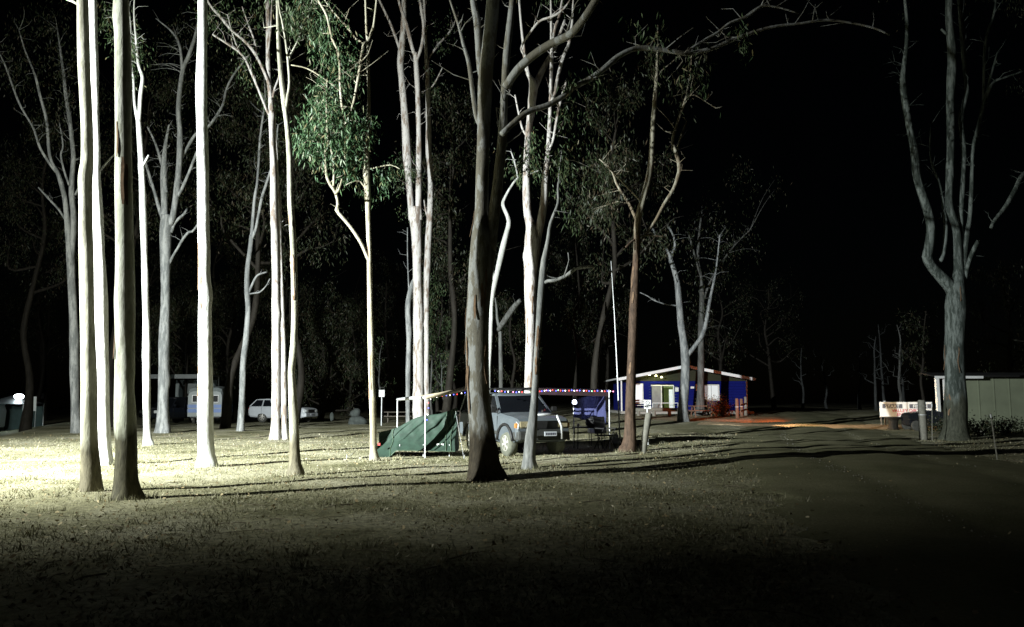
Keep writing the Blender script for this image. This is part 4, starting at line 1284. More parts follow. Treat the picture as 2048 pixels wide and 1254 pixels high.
    if rack:
        rk = MB()
        for s in (-1, 1):
            rk.bar((wst - 0.15, s * tt * 0.9, H + 0.07), (rrt + 0.1, s * tt * 0.9, H + 0.07), 0.04)
            for x in (wst - 0.2, -0.8, rrt + 0.2):
                rk.bar((x, s * tt * 0.9, H - 0.06), (x, s * tt * 0.9, H + 0.06), 0.03)
        for x in (wst - 0.2, wst - 0.8, wst - 1.4, rrt + 0.2):
            rk.bar((x, -tt * 0.95, H + 0.10), (x, tt * 0.95, H + 0.10), 0.035)
        rk.build('roof_rack', M['black'], t)
    if bullbar:
        for xa in (fa, ra):
            for s in (-1, 1):
                arc = [(xa + (wheel_r + 0.15) * math.cos(q), s * (hw + 0.012), wheel_r + (wheel_r + 0.15) * math.sin(q)) for q in np.linspace(0.15, math.pi - 0.15, 13)]
                MB().tube(arc, 0.045, 6).build('arch_flare', M['black'], t, True)
        for s in (-1, 1):
            MB().box((-0.05, s * (hw + 0.03), clearance + 0.0), (1.5, 0.16, 0.05)).build('side_step', M['black'], t, bevel=0.015)
            MB().box((-0.2, s * hw * 1.0, clearance + 0.27), (2.3, 0.05, 0.10)).build('rub_strip', M['dkgrey'], t, bevel=0.01)
    # rear
    for s in (-1, 1):
        MB().box((rear + 0.02, s * hw * 0.84, belt - 0.28), (0.08, 0.16, 0.36)).build('tail_light', M['printred'], t, bevel=0.02)
    MB().box((rear + 0.02, 0, clearance + 0.24), (0.16, Wd * 0.94, 0.22)).build('rear_bumper', M['dkgrey'], t, bevel=0.03)
    # wheels
    rot = Matrix.Rotation(R(90), 3, 'X')
    for x in (fa, ra):
        for s in (-1, 1):
            wo = bpy.data.objects.new('wheel', None)
            COL.objects.link(wo)
            wo.parent = t
            wo.location = (x, s * (hw - 0.13), wheel_r)
            r, hwid = wheel_r, 0.125
            MB().lathe([(r * 0.60, -hwid), (r * 0.94, -hwid * 0.95), (r, -hwid * 0.6), (r, hwid * 0.6), (r * 0.94, hwid * 0.95), (r * 0.60, hwid)], (0, 0, 0), 28, rot).build('tyre', tyre, wo, True)
            rm = MB()
            rm.lathe([(r * 0.60, 0), (r * 0.61, 0.02), (r * 0.53, 0.025), (r * 0.50, -0.02)], (0, s * (hwid * 0.92 - 0.012), 0), 24, rot if s < 0 else Matrix.Rotation(R(-90), 3, 'X'))
            yy = s * (hwid * 0.92)
            rm.lathe([(r * 0.16, -0.03), (r * 0.16, 0.03), (r * 0.10, 0.035)], (0, yy, 0), 14, rot)
            for j in range(6):
                an = j * math.pi / 3 + 0.3
                rm.bar((math.cos(an) * r * 0.12, yy, math.sin(an) * r * 0.12), (math.cos(an) * r * 0.55, yy - s * 0.01, math.sin(an) * r * 0.55), 0.05, 0.07)
            rm.build('rim', M['alloy'], wo)
    return t


HEAD = math.atan2(-0.907, 0.42)
o4 = onground(0.04, 25.4)
four = car('dusty silver four wheel drive with bull bar parked behind the huge gum', o4, HEAD, M['silver'], M['dusty_tyre'], bullbar=True, rack=True, wheel_r=0.40, H=1.92, hood=1.21, clearance=0.42)


def carpt(fx, ly, z):
    c, s = math.cos(HEAD), math.sin(HEAD)
    return Vector((o4.x + fx * c - ly * s, o4.y + fx * s + ly * c, o4.z + z))


wp = ground(598, 846)
car('white station wagon behind three pale trunks on the far grass', onground(wp.x - 1.0 - 0.2, wp.y + 0.6), R(-17), M['white_car'], M['tyre'], L=4.75, H=1.78, front=2.2, sleek=1.0, wheel_r=0.40, hood=1.12)
dp = ground(300, 843)
car('black vehicle facing out between two trunks, with two clear round lamps', onground(-24.3, 57.5), R(250), M['dark_car'], M['tyre'], L=4.6, H=1.9, wheel_r=0.39)

# caravan
cp = ground(402, 850)
cv = thing('caravan', 'white and blue touring caravan half hidden by the dazzling white gum', 'caravan', onground(cp.x - 0.35, cp.y + 2.6), R(11))
sec_ = []
for yy, top, ins in ((-2.4, 2.25, 0.18), (-2.2, 2.5, 0.03), (-1.2, 2.62, 0.0), (1.6, 2.62, 0.0), (2.3, 2.45, 0.05), (2.5, 2.1, 0.2)):
    a = 1.12 - ins * 0.2
    sec_.append([(-a, yy, 0.55), (-a, yy, top - 0.35), (-a * 0.93, yy, top - 0.1), (-a * 0.7, yy, top), (a * 0.7, yy, top), (a * 0.93, yy, top - 0.1), (a, yy, top - 0.35), (a, yy, 0.55)])
MB().loft(sec_).build('body', M['van_white'], cv)
for zc, hh in ((1.25, 0.22), (0.95, 0.25)):
    for s in (-1, 1):
        MB().box((s * 1.125, 0, zc), (0.012, 4.6, hh)).build('stripe', M['bluestripe'], cv)
    MB().box((0, -2.405, zc), (2.1, 0.02, hh)).build('stripe', M['bluestripe'], cv)
for xc, wd in ((-0.45, 0.75), (0.5, 0.75)):
    wn = MB().box((xc, -2.34, 1.75), (wd, 0.24, 0.5)).build('window', M['white'], cv)
    MB().box((xc, -2.465, 1.75), (wd - 0.08, 0.02, 0.42)).build('pane', M['glass'], wn)
for yc in (-1.0, 0.6):
    for s in (-1, 1):
        wn = MB().box((s * 1.12, yc, 1.75), (0.05, 1.0, 0.55)).build('window', M['white'], cv)
        MB().box((s * 1.148, yc, 1.75), (0.02, 0.9, 0.46)).build('pane', M['glass'], wn)
for s in (-1, 1):
    for yc in (-0.45, 0.35):
        wh = MB().lathe([(0.2, -0.1), (0.33, -0.09), (0.33, 0.09), (0.2, 0.1)], (s * 1.0, yc, 0.33), 20, Matrix.Rotation(R(90), 3, 'Y')).build('wheel', M['tyre'], cv, True)
        MB().lathe([(0.19, -0.02), (0.19, 0.02), (0.08, 0.03)], (s * 1.105, yc, 0.33), 16, Matrix.Rotation(R(90), 3, 'Y')).build('rim', M['alloy'], wh)
MB().bar((0, -2.3, 0.5), (0, -3.6, 0.5), 0.1).build('draw_bar', M['steel'], cv)
MB().box((0, 0, 0.55), (1.9, 4.4, 0.18)).build('chassis', M['black'], cv)

# open shelter roof behind the caravan
sh = xy(372, 63)
st = thing('camp_shelter', 'flat pale shelter roof on posts over the caravan pitch', 'shelter', sh, R(-4))
MB().box((0, 0, 3.55), (4.6, 3.0, 0.10)).build('roof', M['roof'], st)
MB().box((0, -1.53, 3.42), (4.64, 0.05, 0.28)).build('fascia', M['roof'], st)
for s in (-1, 1):
    for q in (-1, 1):
        MB().cyl((s * 2.15, q * 1.3, -0.2), (s * 2.15, q * 1.3, 3.5), 0.05).build('post', M['steel'], st)
MB().box((0.3, 1.35, 2.3), (3.4, 0.04, 1.9)).build('back_screen', M['van_white'], st)

# ------------------------------------------------------------------ the camp beside the silver vehicle
# green stretcher tent
tb_ = ground(835, 912)
tent = thing('camp_tent', 'sagging dark green canvas tent under the awning beside the silver vehicle', 'tent', tb_, 0)
g = np.random.default_rng(5)
NU, NV = 110, 40
lx0, lx1 = P(755, 905, tb_.y).x - tb_.x, P(911, 905, tb_.y).x - tb_.x
VV = []
for i in range(NU + 1):
    u = i / NU
    xx = lx0 + (lx1 - lx0) * u
    top = 0.68 + 0.74 * u ** 0.9 - 0.05 * math.sin(3 * math.pi * u)
    hem = 0.20 * float(ss((u - 0.16) / 0.12)) * (1 - 0.25 * u)
    row = []
    for j in range(NV + 1):
        v_ = j / NV                    # front hem -> ridge -> back hem
        if v_ < 0.6:
            s = v_ / 0.6
            yy = -0.45 + 0.75 * s + 0.16 * math.sin(math.pi * s)
            zz = hem + (top - hem) * s
        else:
            s = (v_ - 0.6) / 0.4
            yy = 0.30 + 1.2 * s
            zz = top + (0.12 - top) * s
        d1 = s * 1.1 + (1 - u) * 1.6          # creases fan out of the upper right corner
        fold = 0.050 * math.sin(13 * d1 + 2.2 * math.sin(4 * u)) + 0.030 * math.sin(27 * d1 - 7 * u + 1.0) + 0.020 * math.sin(41 * u + 9 * s)
        fold += 0.045 * abs(math.sin(17 * u + 1.3 * s)) * float(ss((u - 0.78) / 0.1)) + 0.008 * math.sin(48 * d1 + 11 * u)
        e = (0.12 + 0.88 * math.sin(math.pi * s)) * (0.45 + 0.55 * u)
        row.append((xx + 0.02 * math.sin(20 * v_ + 8 * u), yy + fold * e, zz + 0.55 * fold * e))
    VV.append(row)
mb = MB()
flat = [p for r_ in VV for p in r_]
ff = [(i * (NV + 1) + j, (i + 1) * (NV + 1) + j, (i + 1) * (NV + 1) + j + 1, i * (NV + 1) + j + 1) for i in range(NU) for j in range(NV)]
mb.add(flat, ff)
for i in (0, NU):
    c = (VV[i][0][0] + (-0.02 if i == 0 else 0.02), 0.4, 0.12)
    r_ = VV[i]
    mb.add([c] + r_, [(0, j + 1, j + 2) for j in range(NV)])
mb.build('canvas', M['green'], tent, True)
for u in (0.19, 0.885, 0.95):
    i = int(u * NU)
    MB().tube([Vector(VV[i][j]) + Vector((0, -0.018, 0.004)) for j in range(0, 25)], 0.012, 6).build('seam', M['green_trim'], tent, True)
MB().tube([Vector(VV[i][0]) + Vector((0, -0.01, 0.01)) for i in range(22, NU + 1)], 0.012, 6).build('hem_tube', M['green_trim'], tent, True)
for u in (0.3, 0.6, 0.93):
    xx = lx0 + (lx1 - lx0) * u
    for yy in (-0.25, 0.9):
        MB().cyl((xx, yy, -0.02), (xx, yy, 0.35), 0.014).build('leg', M['steel'], tent)
i = int(0.80 * NU)
base_p = Vector(VV[i][4])
for j in range(5):
    MB().box((base_p.x - 0.07 + j * 0.042, base_p.y - 0.05, base_p.z + (0.01 if j % 2 else 0)), (0.026, 0.006, 0.045 - 0.012 * (j % 2))).build('logo_mark', M['white'], tent)
MB().box((lx0 + 0.10, -0.36, 0.36), (0.07, 0.02, 0.07)).build('red_tab', M['printred'], tent)
for (u, dx_) in ((0.02, -0.75), (0.98, 0.35)):
    q_ = Vector(VV[int(u * NU)][24])
    e_ = Vector((q_.x + dx_, q_.y - 1.25, 0.0))
    MB().tube([q_, e_], 0.005, 5).build('guy_rope', M['steel'], tent)
    MB().cyl(e_ + Vector((0, 0, -0.05)), e_ + Vector((0.02, -0.02, 0.10)), 0.008).build('peg', M['steel'], tent)
pole_f = ground(850, 916)
pole_r = onground(P(795, 880, 26.1).x, 26.1)
tf = P(850.5, 795, pole_f.y)
tr_ = P(795, 799, 26.1)
arm_c = P(936, 776, 24.6)
rear_c = carpt(-1.9, -0.72, 2.02)
aw = thing('side_awning', 'pale rolled awning on two white poles over the green tent', 'awning', pole_f)
OF = -Vector(pole_f)
MB().cyl(pole_f + OF, tf + OF, 0.017, 0.015).build('pole', M['whitepole'], aw)
MB().lathe([(0.022, 0), (0.022, 0.05)], (0, 0, 0.45), 10).build('pole_clamp', M['whitepole'], aw)
MB().lathe([(0.022, 0), (0.022, 0.05)], (0, 0, 0.62), 10).build('pole_clamp', M['whitepole'], aw)
MB().cyl(pole_r + OF, tr_ + OF, 0.020, 0.017).build('pole', M['whitepole'], aw)
MB().tube([tr_ + OF, (tr_ + tf) / 2 + OF + Vector((0, 0, 0.01)), tf + OF], [0.045, 0.05, 0.05], 8).build('outer_beam', M['steel'], aw, True)
MB().tube([tf + OF, (tf * 0.6 + arm_c * 0.4) + OF + Vector((0, 0, -0.01)), arm_c + OF], [0.055, 0.065, 0.06], 8).build('front_roll', M['canvas'], aw, True)
NA = 8
mb = MB()
for i in range(NA + 1):
    for j in range(NA + 1):
        u, v_ = i / NA, j / NA
        p = (tr_ * (1 - v_) + tf * v_) * (1 - u) + (rear_c * (1 - v_) + arm_c * v_) * u
        mb.v.append(tuple(p + OF + Vector((0, 0, 0.03 - 0.10 * math.sin(math.pi * u) * math.sin(math.pi * v_)))))
mb.n = len(mb.v)
mb.f = [(i * (NA + 1) + j, (i + 1) * (NA + 1) + j, (i + 1) * (NA + 1) + j + 1, i * (NA + 1) + j + 1) for i in range(NA) for j in range(NA)]
mb.build('canopy', M['canvas'], aw, True)

# awning on the far side of the vehicle
a0, a1 = carpt(0.3, 0.70, 2.03), carpt(-2.1, 0.70, 2.05)
b0, b1 = carpt(0.3, 3.35, 1.98), carpt(-2.1, 3.35, 1.98)
fo = onground(b0.x, b0.y)
aw2 = thing('camp_awning', 'dark awning edged with coloured lights on the far flank of the silver vehicle', 'awning', fo)
OF2 = -Vector(fo)
mb = MB()
for i in range(NA + 1):
    for j in range(NA + 1):
        u, v_ = i / NA, j / NA
        p = (a1 * (1 - v_) + a0 * v_) * (1 - u) + (b1 * (1 - v_) + b0 * v_) * u
        mb.v.append(tuple(p + OF2 + Vector((0, 0, 0.03 - 0.12 * math.sin(math.pi * u) * math.sin(math.pi * v_)))))
mb.n = len(mb.v)
mb.f = [(i * (NA + 1) + j, (i + 1) * (NA + 1) + j, (i + 1) * (NA + 1) + j + 1, i * (NA + 1) + j + 1) for i in range(NA) for j in range(NA)]
mb.build('canopy', M['awning'], aw2, True)
MB().prism([a0 + OF2, b0 + OF2, b0 + OF2 - Vector((0, 0, 0.2)), a0 + OF2 - Vector((0, 0, 0.2))], (0.004, 0.008, 0)).build('valance', M['awning'], aw2)
for p in (b0, b1):
    MB().cyl(onground(p.x, p.y) + OF2, p + OF2, 0.018).build('pole', M['whitepole'], aw2)
MB().bar(b0 + OF2, b1 + OF2, 0.04).build('outer_rail', M['steel'], aw2)
# navy side wall
c0, c1 = b0 + Vector((-0.12, 0.1, -0.06)), b1 + Vector((0.02, 0, -0.30))
mb = MB()
for i in range(25):
    u = i / 24
    p = c0 * (1 - u) + c1 * u
    lowz = 0.82 + 0.22 * u
    for j in range(9):
        s = j / 8
        mb.v.append((p.x + 0.05 * math.sin(u * 22 + s) * s, p.y + 0.03 * math.sin(u * 17), p.z * (1 - s) + lowz * s))
mb.n = len(mb.v)
mb.f = [(i * 9 + j, (i + 1) * 9 + j, (i + 1) * 9 + j + 1, i * 9 + j + 1) for i in range(24) for j in range(8)]
tag(mb.build('hanging_sheet', M['navy'], None, True), 'navy cloth hung as a wall from the lit awning', 'cloth')

# string lights
def bulbs(name, label, pts, n, r, seq, wire=0.006):
    t = thing(name, label, 'string lights', pts[0])
    a = resample(np.array([tuple(p) for p in pts]), 0.05)
    a = a - np.array(tuple(pts[0]))
    MB().tube([Vector(p) for p in a[::4]], wire, 5).build('wire', M['black'], t)
    me = {}
    for i in range(n):
        c = seq[i % len(seq)]
        k = int((i + 0.5) / n * (len(a) - 1))
        if c not in me:
            mb = MB()
            mb.lathe([(r * 0.35, r), (r * 0.8, r * 0.5), (r, 0), (r * 0.8, -r * 0.6), (r * 0.3, -r * 1.1)], (0, 0, 0), 8)
            ob = mb.build('bulb', M['b_' + c], t, True)
            me[c] = ob.data
        else:
            ob = bpy.data.objects.new('bulb', me[c])
            COL.objects.link(ob)
            ob.parent = t
        ob.location = a[k] + np.array([0, 0, -0.02 + random.uniform(-0.012, 0.012)])
    return t


s0 = P(987, 780, 24.35)
seq = ['blue', 'white', 'red', 'blue', 'white', 'pink', 'blue', 'white', 'red', 'blue', 'green', 'red']
bulbs('string_lights', 'row of red, white and blue bulbs along the awning edge', [s0, P(1030, 782.5, 24.2), P(1075, 781, 24.6), P(1110, 779.5, 25.2), P(1165, 780, 25.8), P(1232, 781.5, 26.2)], 42, 0.019, seq)
bulbs('string_lights', 'short drop of coloured bulbs hanging beside the white awning pole', [P(932, 784, 24.5), P(900, 789, 24.0), P(861, 796, 23.4), P(857, 815, 23.35), P(853, 845, 23.3)], 14, 0.017, ['blue', 'white', 'red', 'blue', 'white', 'blue', 'red', 'white'])
point('awning_glow', P(1110, 786, 25.6), 1.4, (0.55, 0.35, 1.0), 0.25)  # added lights without a visible source, for the glow under the awning
point('awning_glow_end', P(1215, 788, 26.0), 1.2, (0.45, 0.4, 1.0), 0.2)

# camp lantern
lp = P(1149, 804, 27.6)
ln_ = thing('camp_lantern', 'bright bluish camp lantern hung under the awning', 'lantern', lp)
MB().lathe([(0.03, -0.08), (0.065, -0.055), (0.08, -0.01), (0.065, 0.04), (0.04, 0.07)], (0, 0, 0), 14).build('globe', M['lamp_led'], ln_, True)
MB().lathe([(0.05, 0.08), (0.05, 0.12), (0.02, 0.13)], (0, 0, 0), 12).build('cap', M['black'], ln_)
MB().cyl((0, 0, 0.12), (0, 0, 0.33), 0.005).build('hook', M['black'], ln_)
point('lantern_light', lp + Vector((0.05, -0.35, 0.0)), 3.5, (0.40, 0.45, 1.0), 0.07)

# table, chairs and kit under the awning
tp = onground(P(1176, 870, 26.6).x, 26.6)
ft = thing('folding_table', 'dark folding table with thin legs under the lit awning', 'table', tp, R(12))
MB().box((0, 0, 0.70), (0.95, 0.55, 0.04)).build('table_top', M['black'], ft, bevel=0.008)
for sx in (-1, 1):
    for sy in (-1, 1):
        MB().cyl((sx * 0.42, sy * 0.22, -0.03), (sx * 0.40, sy * 0.2, 0.69), 0.014).build('leg', M['black'], ft)
kp = tp + Vector((0.12, -0.03, 0.72))
kt = thing('cooking_pot', 'dark round pot standing on the folding table', 'pot', kp)
MB().lathe([(0.12, 0), (0.19, 0.05), (0.21, 0.13), (0.19, 0.20)], (0, 0, 0), 18).build('bowl', M['black'], kt, True)
MB().lathe([(0.20, 0.205), (0.15, 0.27), (0.04, 0.30), (0.03, 0.33), (0.015, 0.34)], (0, 0, 0), 18).build('lid', M['black'], kt, True)
cl = tp + Vector((-0.33, -0.05, 0.72))
cw = thing('water_cup', 'small white cup beside the dark pot on the folding table', 'cup', cl)
MB().lathe([(0.035, 0), (0.045, 0.10), (0.045, 0.101), (0.038, 0.098), (0.03, 0.01)], (0, 0, 0), 14).build('cup_body', M['white'], cw, True)
MB().tube([(0.043, 0, 0.08), (0.075, 0, 0.07), (0.07, 0, 0.03), (0.04, 0, 0.025)], 0.006, 6).build('handle', M['white'], cw, True)


def chair(label, loc, rz, mat=None):
    mat = mat or M['black']
    c = thing('camp_chair', label, 'chair', loc, rz)
    MB().box((0, 0, 0.44), (0.50, 0.46, 0.04)).build('seat', mat, c, bevel=0.01)
    MB().box((0, 0.26, 0.76), (0.50, 0.04, 0.56), Matrix.Rotation(R(-12), 3, 'X')).build('backrest', mat, c, bevel=0.01)
    for s in (-1, 1):
        MB().cyl((s * 0.25, -0.25, 0), (s * 0.25, 0.22, 0.66), 0.014).build('leg', M['black'], c)
        MB().cyl((s * 0.25, 0.25, 0), (s * 0.25, -0.22, 0.66), 0.014).build('leg', M['black'], c)
        MB().box((s * 0.26, -0.02, 0.67), (0.05, 0.48, 0.03)).build('armrest', M['black'], c)
    return c


chair('black camp chair at the mast end of the lit awning', onground(P(1210, 870, 26.2).x, 26.2), R(35))
wb = onground(P(1193, 860, 28.2).x, 28.2)
cx_ = thing('cool_box', 'white cool box on a low stand under the navy cloth', 'cool box', wb, R(10))
MB().box((0, 0, 0.62), (0.55, 0.36, 0.36)).build('box_body', M['white'], cx_, bevel=0.02)
MB().box((0, 0, 0.825), (0.58, 0.39, 0.05)).build('lid', M['white'], cx_, bevel=0.015)
for sx in (-1, 1):
    for sy in (-1, 1):
        MB().cyl((sx * 0.23, sy * 0.14, -0.02), (sx * 0.23, sy * 0.14, 0.45), 0.014).build('leg', M['black'], cx_)

# tall whip mast with its white base
mbp = ground(1240, 888)
ms = thing('whip_mast', 'tall thin white mast leaning above the awning', 'mast', mbp)
topm = P(1222, 522, mbp.y) - mbp
MB().tube([Vector((0, 0, 0)), topm * 0.35 + Vector((0.03, 0, 0)), topm * 0.7 + Vector((0.03, 0, 0)), topm], [0.030, 0.022, 0.015, 0.008], 8).build('pole', M['whitepole'], ms, True)
for s in (0.18, 0.36, 0.55, 0.74):
    MB().cyl(topm * s + Vector((0.02, 0, 0)), topm * s + Vector((0.02, 0, 0.06)), 0.028).build('joint', M['steel'], ms)
MB().lathe([(0.10, 0.0), (0.10, 0.02), (0.035, 0.04), (0.035, 0.35)], (0, 0, 0), 12).build('foot', M['steel'], ms)
jb = ground(1236, 886)
jc = thing('water_container', 'white plastic water container at the foot of the tall mast', 'container', jb + Vector((-0.16, -0.35, 0)), R(15))
MB().box((0, 0, 0.17), (0.24, 0.17, 0.34)).build('can_body', M['white'], jc, bevel=0.03)
MB().cyl((0.06, 0, 0.33), (0.06, 0, 0.40), 0.028).build('cap', M['white'], jc)
MB().tube([(-0.09, 0, 0.33), (-0.08, 0, 0.39), (0.0, 0, 0.39), (0.01, 0, 0.33)], 0.014, 8).build('handle', M['white'], jc, True)

# ------------------------------------------------------------------ blue building
BY = 62.0
bl, br = P(1238, 823, BY), P(1510, 823, BY)
bx = (bl.x + br.x) / 2
bz = float(tz(bx, BY)) - 0.05
hwid = (br.x - bl.x) / 2
bb = thing('blue_building', 'low blue weatherboard building with a wide white gable', 'building', (bx, BY, bz))
fz = 0.22
eave, apex = P(1238, 757, BY).z - bz, P(1360, 731, BY).z - bz
MB().box((0, 4.6, fz / 2 - 0.15), (2 * hwid - 0.3, 9.6, fz + 0.3)).build('slab', M['concrete'], bb)
wy = 1.3
WYW = BY + wy


def on(px, py):
    p = P(px, py, WYW)
    return p.x - bx, p.z - bz


wl, _ = on(1252, 800)
wr, _ = on(1494, 800)
wt = on(1300, 762)[1]
# front wall with real openings: built from boards between the openings
openings = []
for (x0, y0, x1, y1) in ((1262, 769, 1285, 804), (1303, 772, 1347, 819), (1409, 771, 1437, 799)):
    u0, v1 = on(x0, y0)
    u1, v0 = on(x1, y1)
    openings.append((u0, u1, max(v0, fz + 0.02), v1))
nb = 11
bh = (wt - fz) / nb
for j in range(nb):
    z0, z1 = fz + j * bh, fz + (j + 1) * bh - 0.012
    segs = [(wl, wr)]
    for (u0, u1, v0, v1) in openings:
        if z1 > v0 + 0.02 and z0 < v1 - 0.02:
            ns = []
            for a, b in segs:
                if u0 > a:
                    ns.append((a, min(b, u0)))
                if u1 < b:
                    ns.append((max(a, u1), b))
            segs = [q for q in ns if q[1] - q[0] > 0.02]
    for a, b in segs:
        MB().add([(a, wy + 0.012, z0), (b, wy + 0.012, z0), (b, wy - 0.012, z0), (a, wy - 0.012, z0), (a, wy + 0.03, z1), (b, wy + 0.03, z1), (b, wy + 0.008, z1), (a, wy + 0.008, z1)],
                 [(0, 1, 2, 3), (7, 6, 5, 4), (3, 2, 6, 7), (0, 3, 7, 4), (1, 0, 4, 5), (2, 1, 5, 6)]).build('weatherboard', M['blue'], bb)
MB().box(((wl + wr) / 2, wy + 0.11, (fz + wt) / 2), (0.05, 0.02, 0.05)).build('stud', M['blue'], bb)
# side and back walls
for x_ in (wl + 0.05, wr - 0.05):
    MB().box((x_, wy + 3.9, (fz + wt) / 2), (0.1, 7.6, wt - fz)).build('wall', M['blue'], bb)
MB().box(((wl + wr) / 2, wy + 7.75, (fz + wt) / 2), (wr - wl, 0.1, wt - fz)).build('wall', M['blue'], bb)
# gable lining
slope = (apex - eave) / hwid
MB().prism([(wl, wy + 0.02, wt), (wr, wy + 0.02, wt), (wr, wy + 0.02, apex - slope * abs(wr) - 0.14), (0, wy + 0.02, apex - 0.16), (wl, wy + 0.02, apex - slope * abs(wl) - 0.14)], (0, 0.06, 0)).build('gable_lining', M['olive'], bb)
# roof planes, fascias, gutters
for s in (-1, 1):
    rp = MB()
    p0, p1 = Vector((0, -0.05, apex)), Vector((s * hwid, -0.05, eave))
    rp.prism([p0, p1, p1 + Vector((0, 9.2, 0)), p0 + Vector((0, 9.2, 0))], (0, 0, 0.05))
    rp.build('roof', M['roof'], bb)
    fp = [Vector((0, -0.07, apex + 0.05)), Vector((s * (hwid + 0.02), -0.07, eave + 0.05)), Vector((s * (hwid + 0.02), -0.07, eave - 0.17)), Vector((0, -0.07, apex - 0.17))]
    MB().prism(fp, (0, -0.035, 0)).build('barge_board', M['fascia'], bb)
    MB().box((s * (hwid + 0.07), 4.4, eave - 0.02), (0.12, 9.0, 0.12)).build('gutter', M['white'], bb)
    # soffit
    MB().prism([Vector((0, 0, apex - 0.13)), Vector((s * hwid, 0, eave - 0.12)), Vector((s * hwid, wy, eave - 0.12)), Vector((0, wy, apex - 0.13))], (0, 0, 0.03)).build('soffit', M['olive'], bb)
# windows and door
(u0, u1, v0, v1) = openings[0]


def window(u0, u1, v0, v1, panem, mull):
    f_ = MB()
    t_ = 0.07
    for (a, b, c, d) in ((u0 - t_, u1 + t_, v1, v1 + t_), (u0 - t_, u1 + t_, v0 - t_, v0), (u0 - t_, u0, v0, v1), (u1, u1 + t_, v0, v1)):
        f_.box(((a + b) / 2, wy - 0.02, (c + d) / 2), (b - a, 0.06, d - c))
    fo_ = f_.build('window', M['white'], bb)
    k = mull
    for i in range(k):
        a, b = u0 + (u1 - u0) * i / k, u0 + (u1 - u0) * (i + 1) / k
        MB().box(((a + b) / 2, wy + 0.05, (v0 + v1) / 2), (b - a - 0.03, 0.02, v1 - v0 - 0.02)).build('pane', panem, fo_)
    return fo_


window(*openings[0], M['win_lit'], 1)
window(*openings[2], M['blind'], 2)
(u0, u1, v0, v1) = openings[1]
door = MB()
xs_ = on(1323, 800)[0]
door.box(((u0 + u1) / 2, wy - 0.02, v1 + 0.04), (u1 - u0 + 0.1, 0.06, 0.08))
door.box((u1 + 0.035, wy - 0.02, (v0 + v1) / 2), (0.07, 0.06, v1 - v0))
door.box((xs_, wy - 0.02, (v0 + v1) / 2), (0.06, 0.06, v1 - v0))
do = door.build('sliding_door', M['white'], bb)
MB().box(((u0 + xs_) / 2, wy + 0.03, (v0 + v1) / 2), (xs_ - u0 - 0.07, 0.02, v1 - v0 - 0.02)).build('pane', M['roof'], do)
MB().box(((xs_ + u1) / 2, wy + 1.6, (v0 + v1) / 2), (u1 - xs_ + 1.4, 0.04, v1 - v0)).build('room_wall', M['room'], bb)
MB().box((xs_ + 0.30, wy + 0.9, (v0 + v1) / 2), (0.10, 0.05, v1 - v0)).build('inner_jamb', M['olive'], do)
MB().box((u1 - 0.16, wy + 0.10, (v0 + v1) / 2 - 0.12), (0.30, 0.03, v1 - v0 - 0.3)).build('curtain', M['blind'], do)
for (x0, y0, x1, y1) in ((1350, 775, 1357, 783), (1381, 773, 1388, 777), (1391, 768, 1396, 782)):
    a, b = on(x0, y0), on(x1, y1)
    MB().box(((a[0] + b[0]) / 2, wy - 0.03, (a[1] + b[1]) / 2), (b[0] - a[0], 0.03, a[1] - b[1])).build('wall_sign', M['white'], bb)
# porch posts and downpipe
for px in (1243, 1494):
    xx = P(px, 800, BY + 0.15).x - bx
    MB().box((xx, 0.15, (fz + eave) / 2 - 0.08), (0.10, 0.10, eave - fz - 0.1)).build('porch_post', M['white'], bb)
# porch rail
r0, r1 = P(1305, 806, BY + 0.2).x - bx, P(1356, 806, BY + 0.2).x - bx
zr_ = P(1305, 806, BY + 0.2).z - bz
MB().box(((r0 + r1) / 2, 0.2, zr_), (r1 - r0, 0.05, 0.05)).build('porch_rail', M['white'], bb)
for k_ in range(4):
    xx = r0 + (r1 - r0) * k_ / 3
    MB().box((xx, 0.2, (zr_ + fz) / 2 - 0.02), (0.045, 0.045, zr_ - fz - 0.03)).build('rail_post', M['white'], bb)
# soffit lamps
for px, py in ((1299, 750), (1312, 752), (1323, 755)):
    p = P(px, py, BY + 0.55)
    MB().lathe([(0.03, 0.10), (0.09, 0.02), (0.10, -0.03)], (p.x - bx, 0.55, p.z - bz), 12).build('soffit_lamp', M['lamp_warm'], bb, True)
    spot('soffit_beam', p + Vector((0, 0, -0.08)), p + Vector((0.1, 0.8, -0.35)), 14, (0.95, 1.0, 0.35), 150, 0.8, 0.04)
# bench under the left window
p = P(1278, 818, BY + 0.6)
bn = thing('porch_bench', 'pale slatted bench under the lit window of the blue building', 'bench', (p.x, BY + 0.7, bz + fz))
for k_ in range(3):
    MB().box((0, -0.18 + k_ * 0.17, 0.44), (1.1, 0.14, 0.035)).build('slat', M['white'], bn)
for k_ in range(2):
    MB().box((0, 0.30, 0.62 + k_ * 0.2), (1.1, 0.03, 0.14)).build('back_slat', M['white'], bn)
for s in (-1, 1):
    MB().box((s * 0.48, 0.0, 0.21), (0.06, 0.42, 0.42)).build('leg', M['white'], bn)
    MB().box((s * 0.48, 0.275, 0.6), (0.05, 0.03, 0.5)).build('back_post', M['white'], bn)

# log barrier, posts and picnic tables in front of the building
def log_barrier(label, p0, p1, z, r, mat, posts=3):
    t = thing('log_barrier', label, 'barrier', p0)
    a, b = Vector((0, 0, z)), Vector(p1) - Vector(p0) + Vector((0, 0, z))
    MB().tube([a, a.lerp(b, 0.5) + Vector((0, 0, 0.02)), b], [r, r * 1.08, r * 0.95], 10).build('rail', mat, t, True)
    for k_ in range(posts):
        q = a.lerp(b, (k_ + 0.3) / posts)
        MB().cyl((q.x, q.y, q.z - z - 0.2), (q.x, q.y, q.z - r * 0.6), r * 0.9, n=10).build('post', mat, t)
    return t


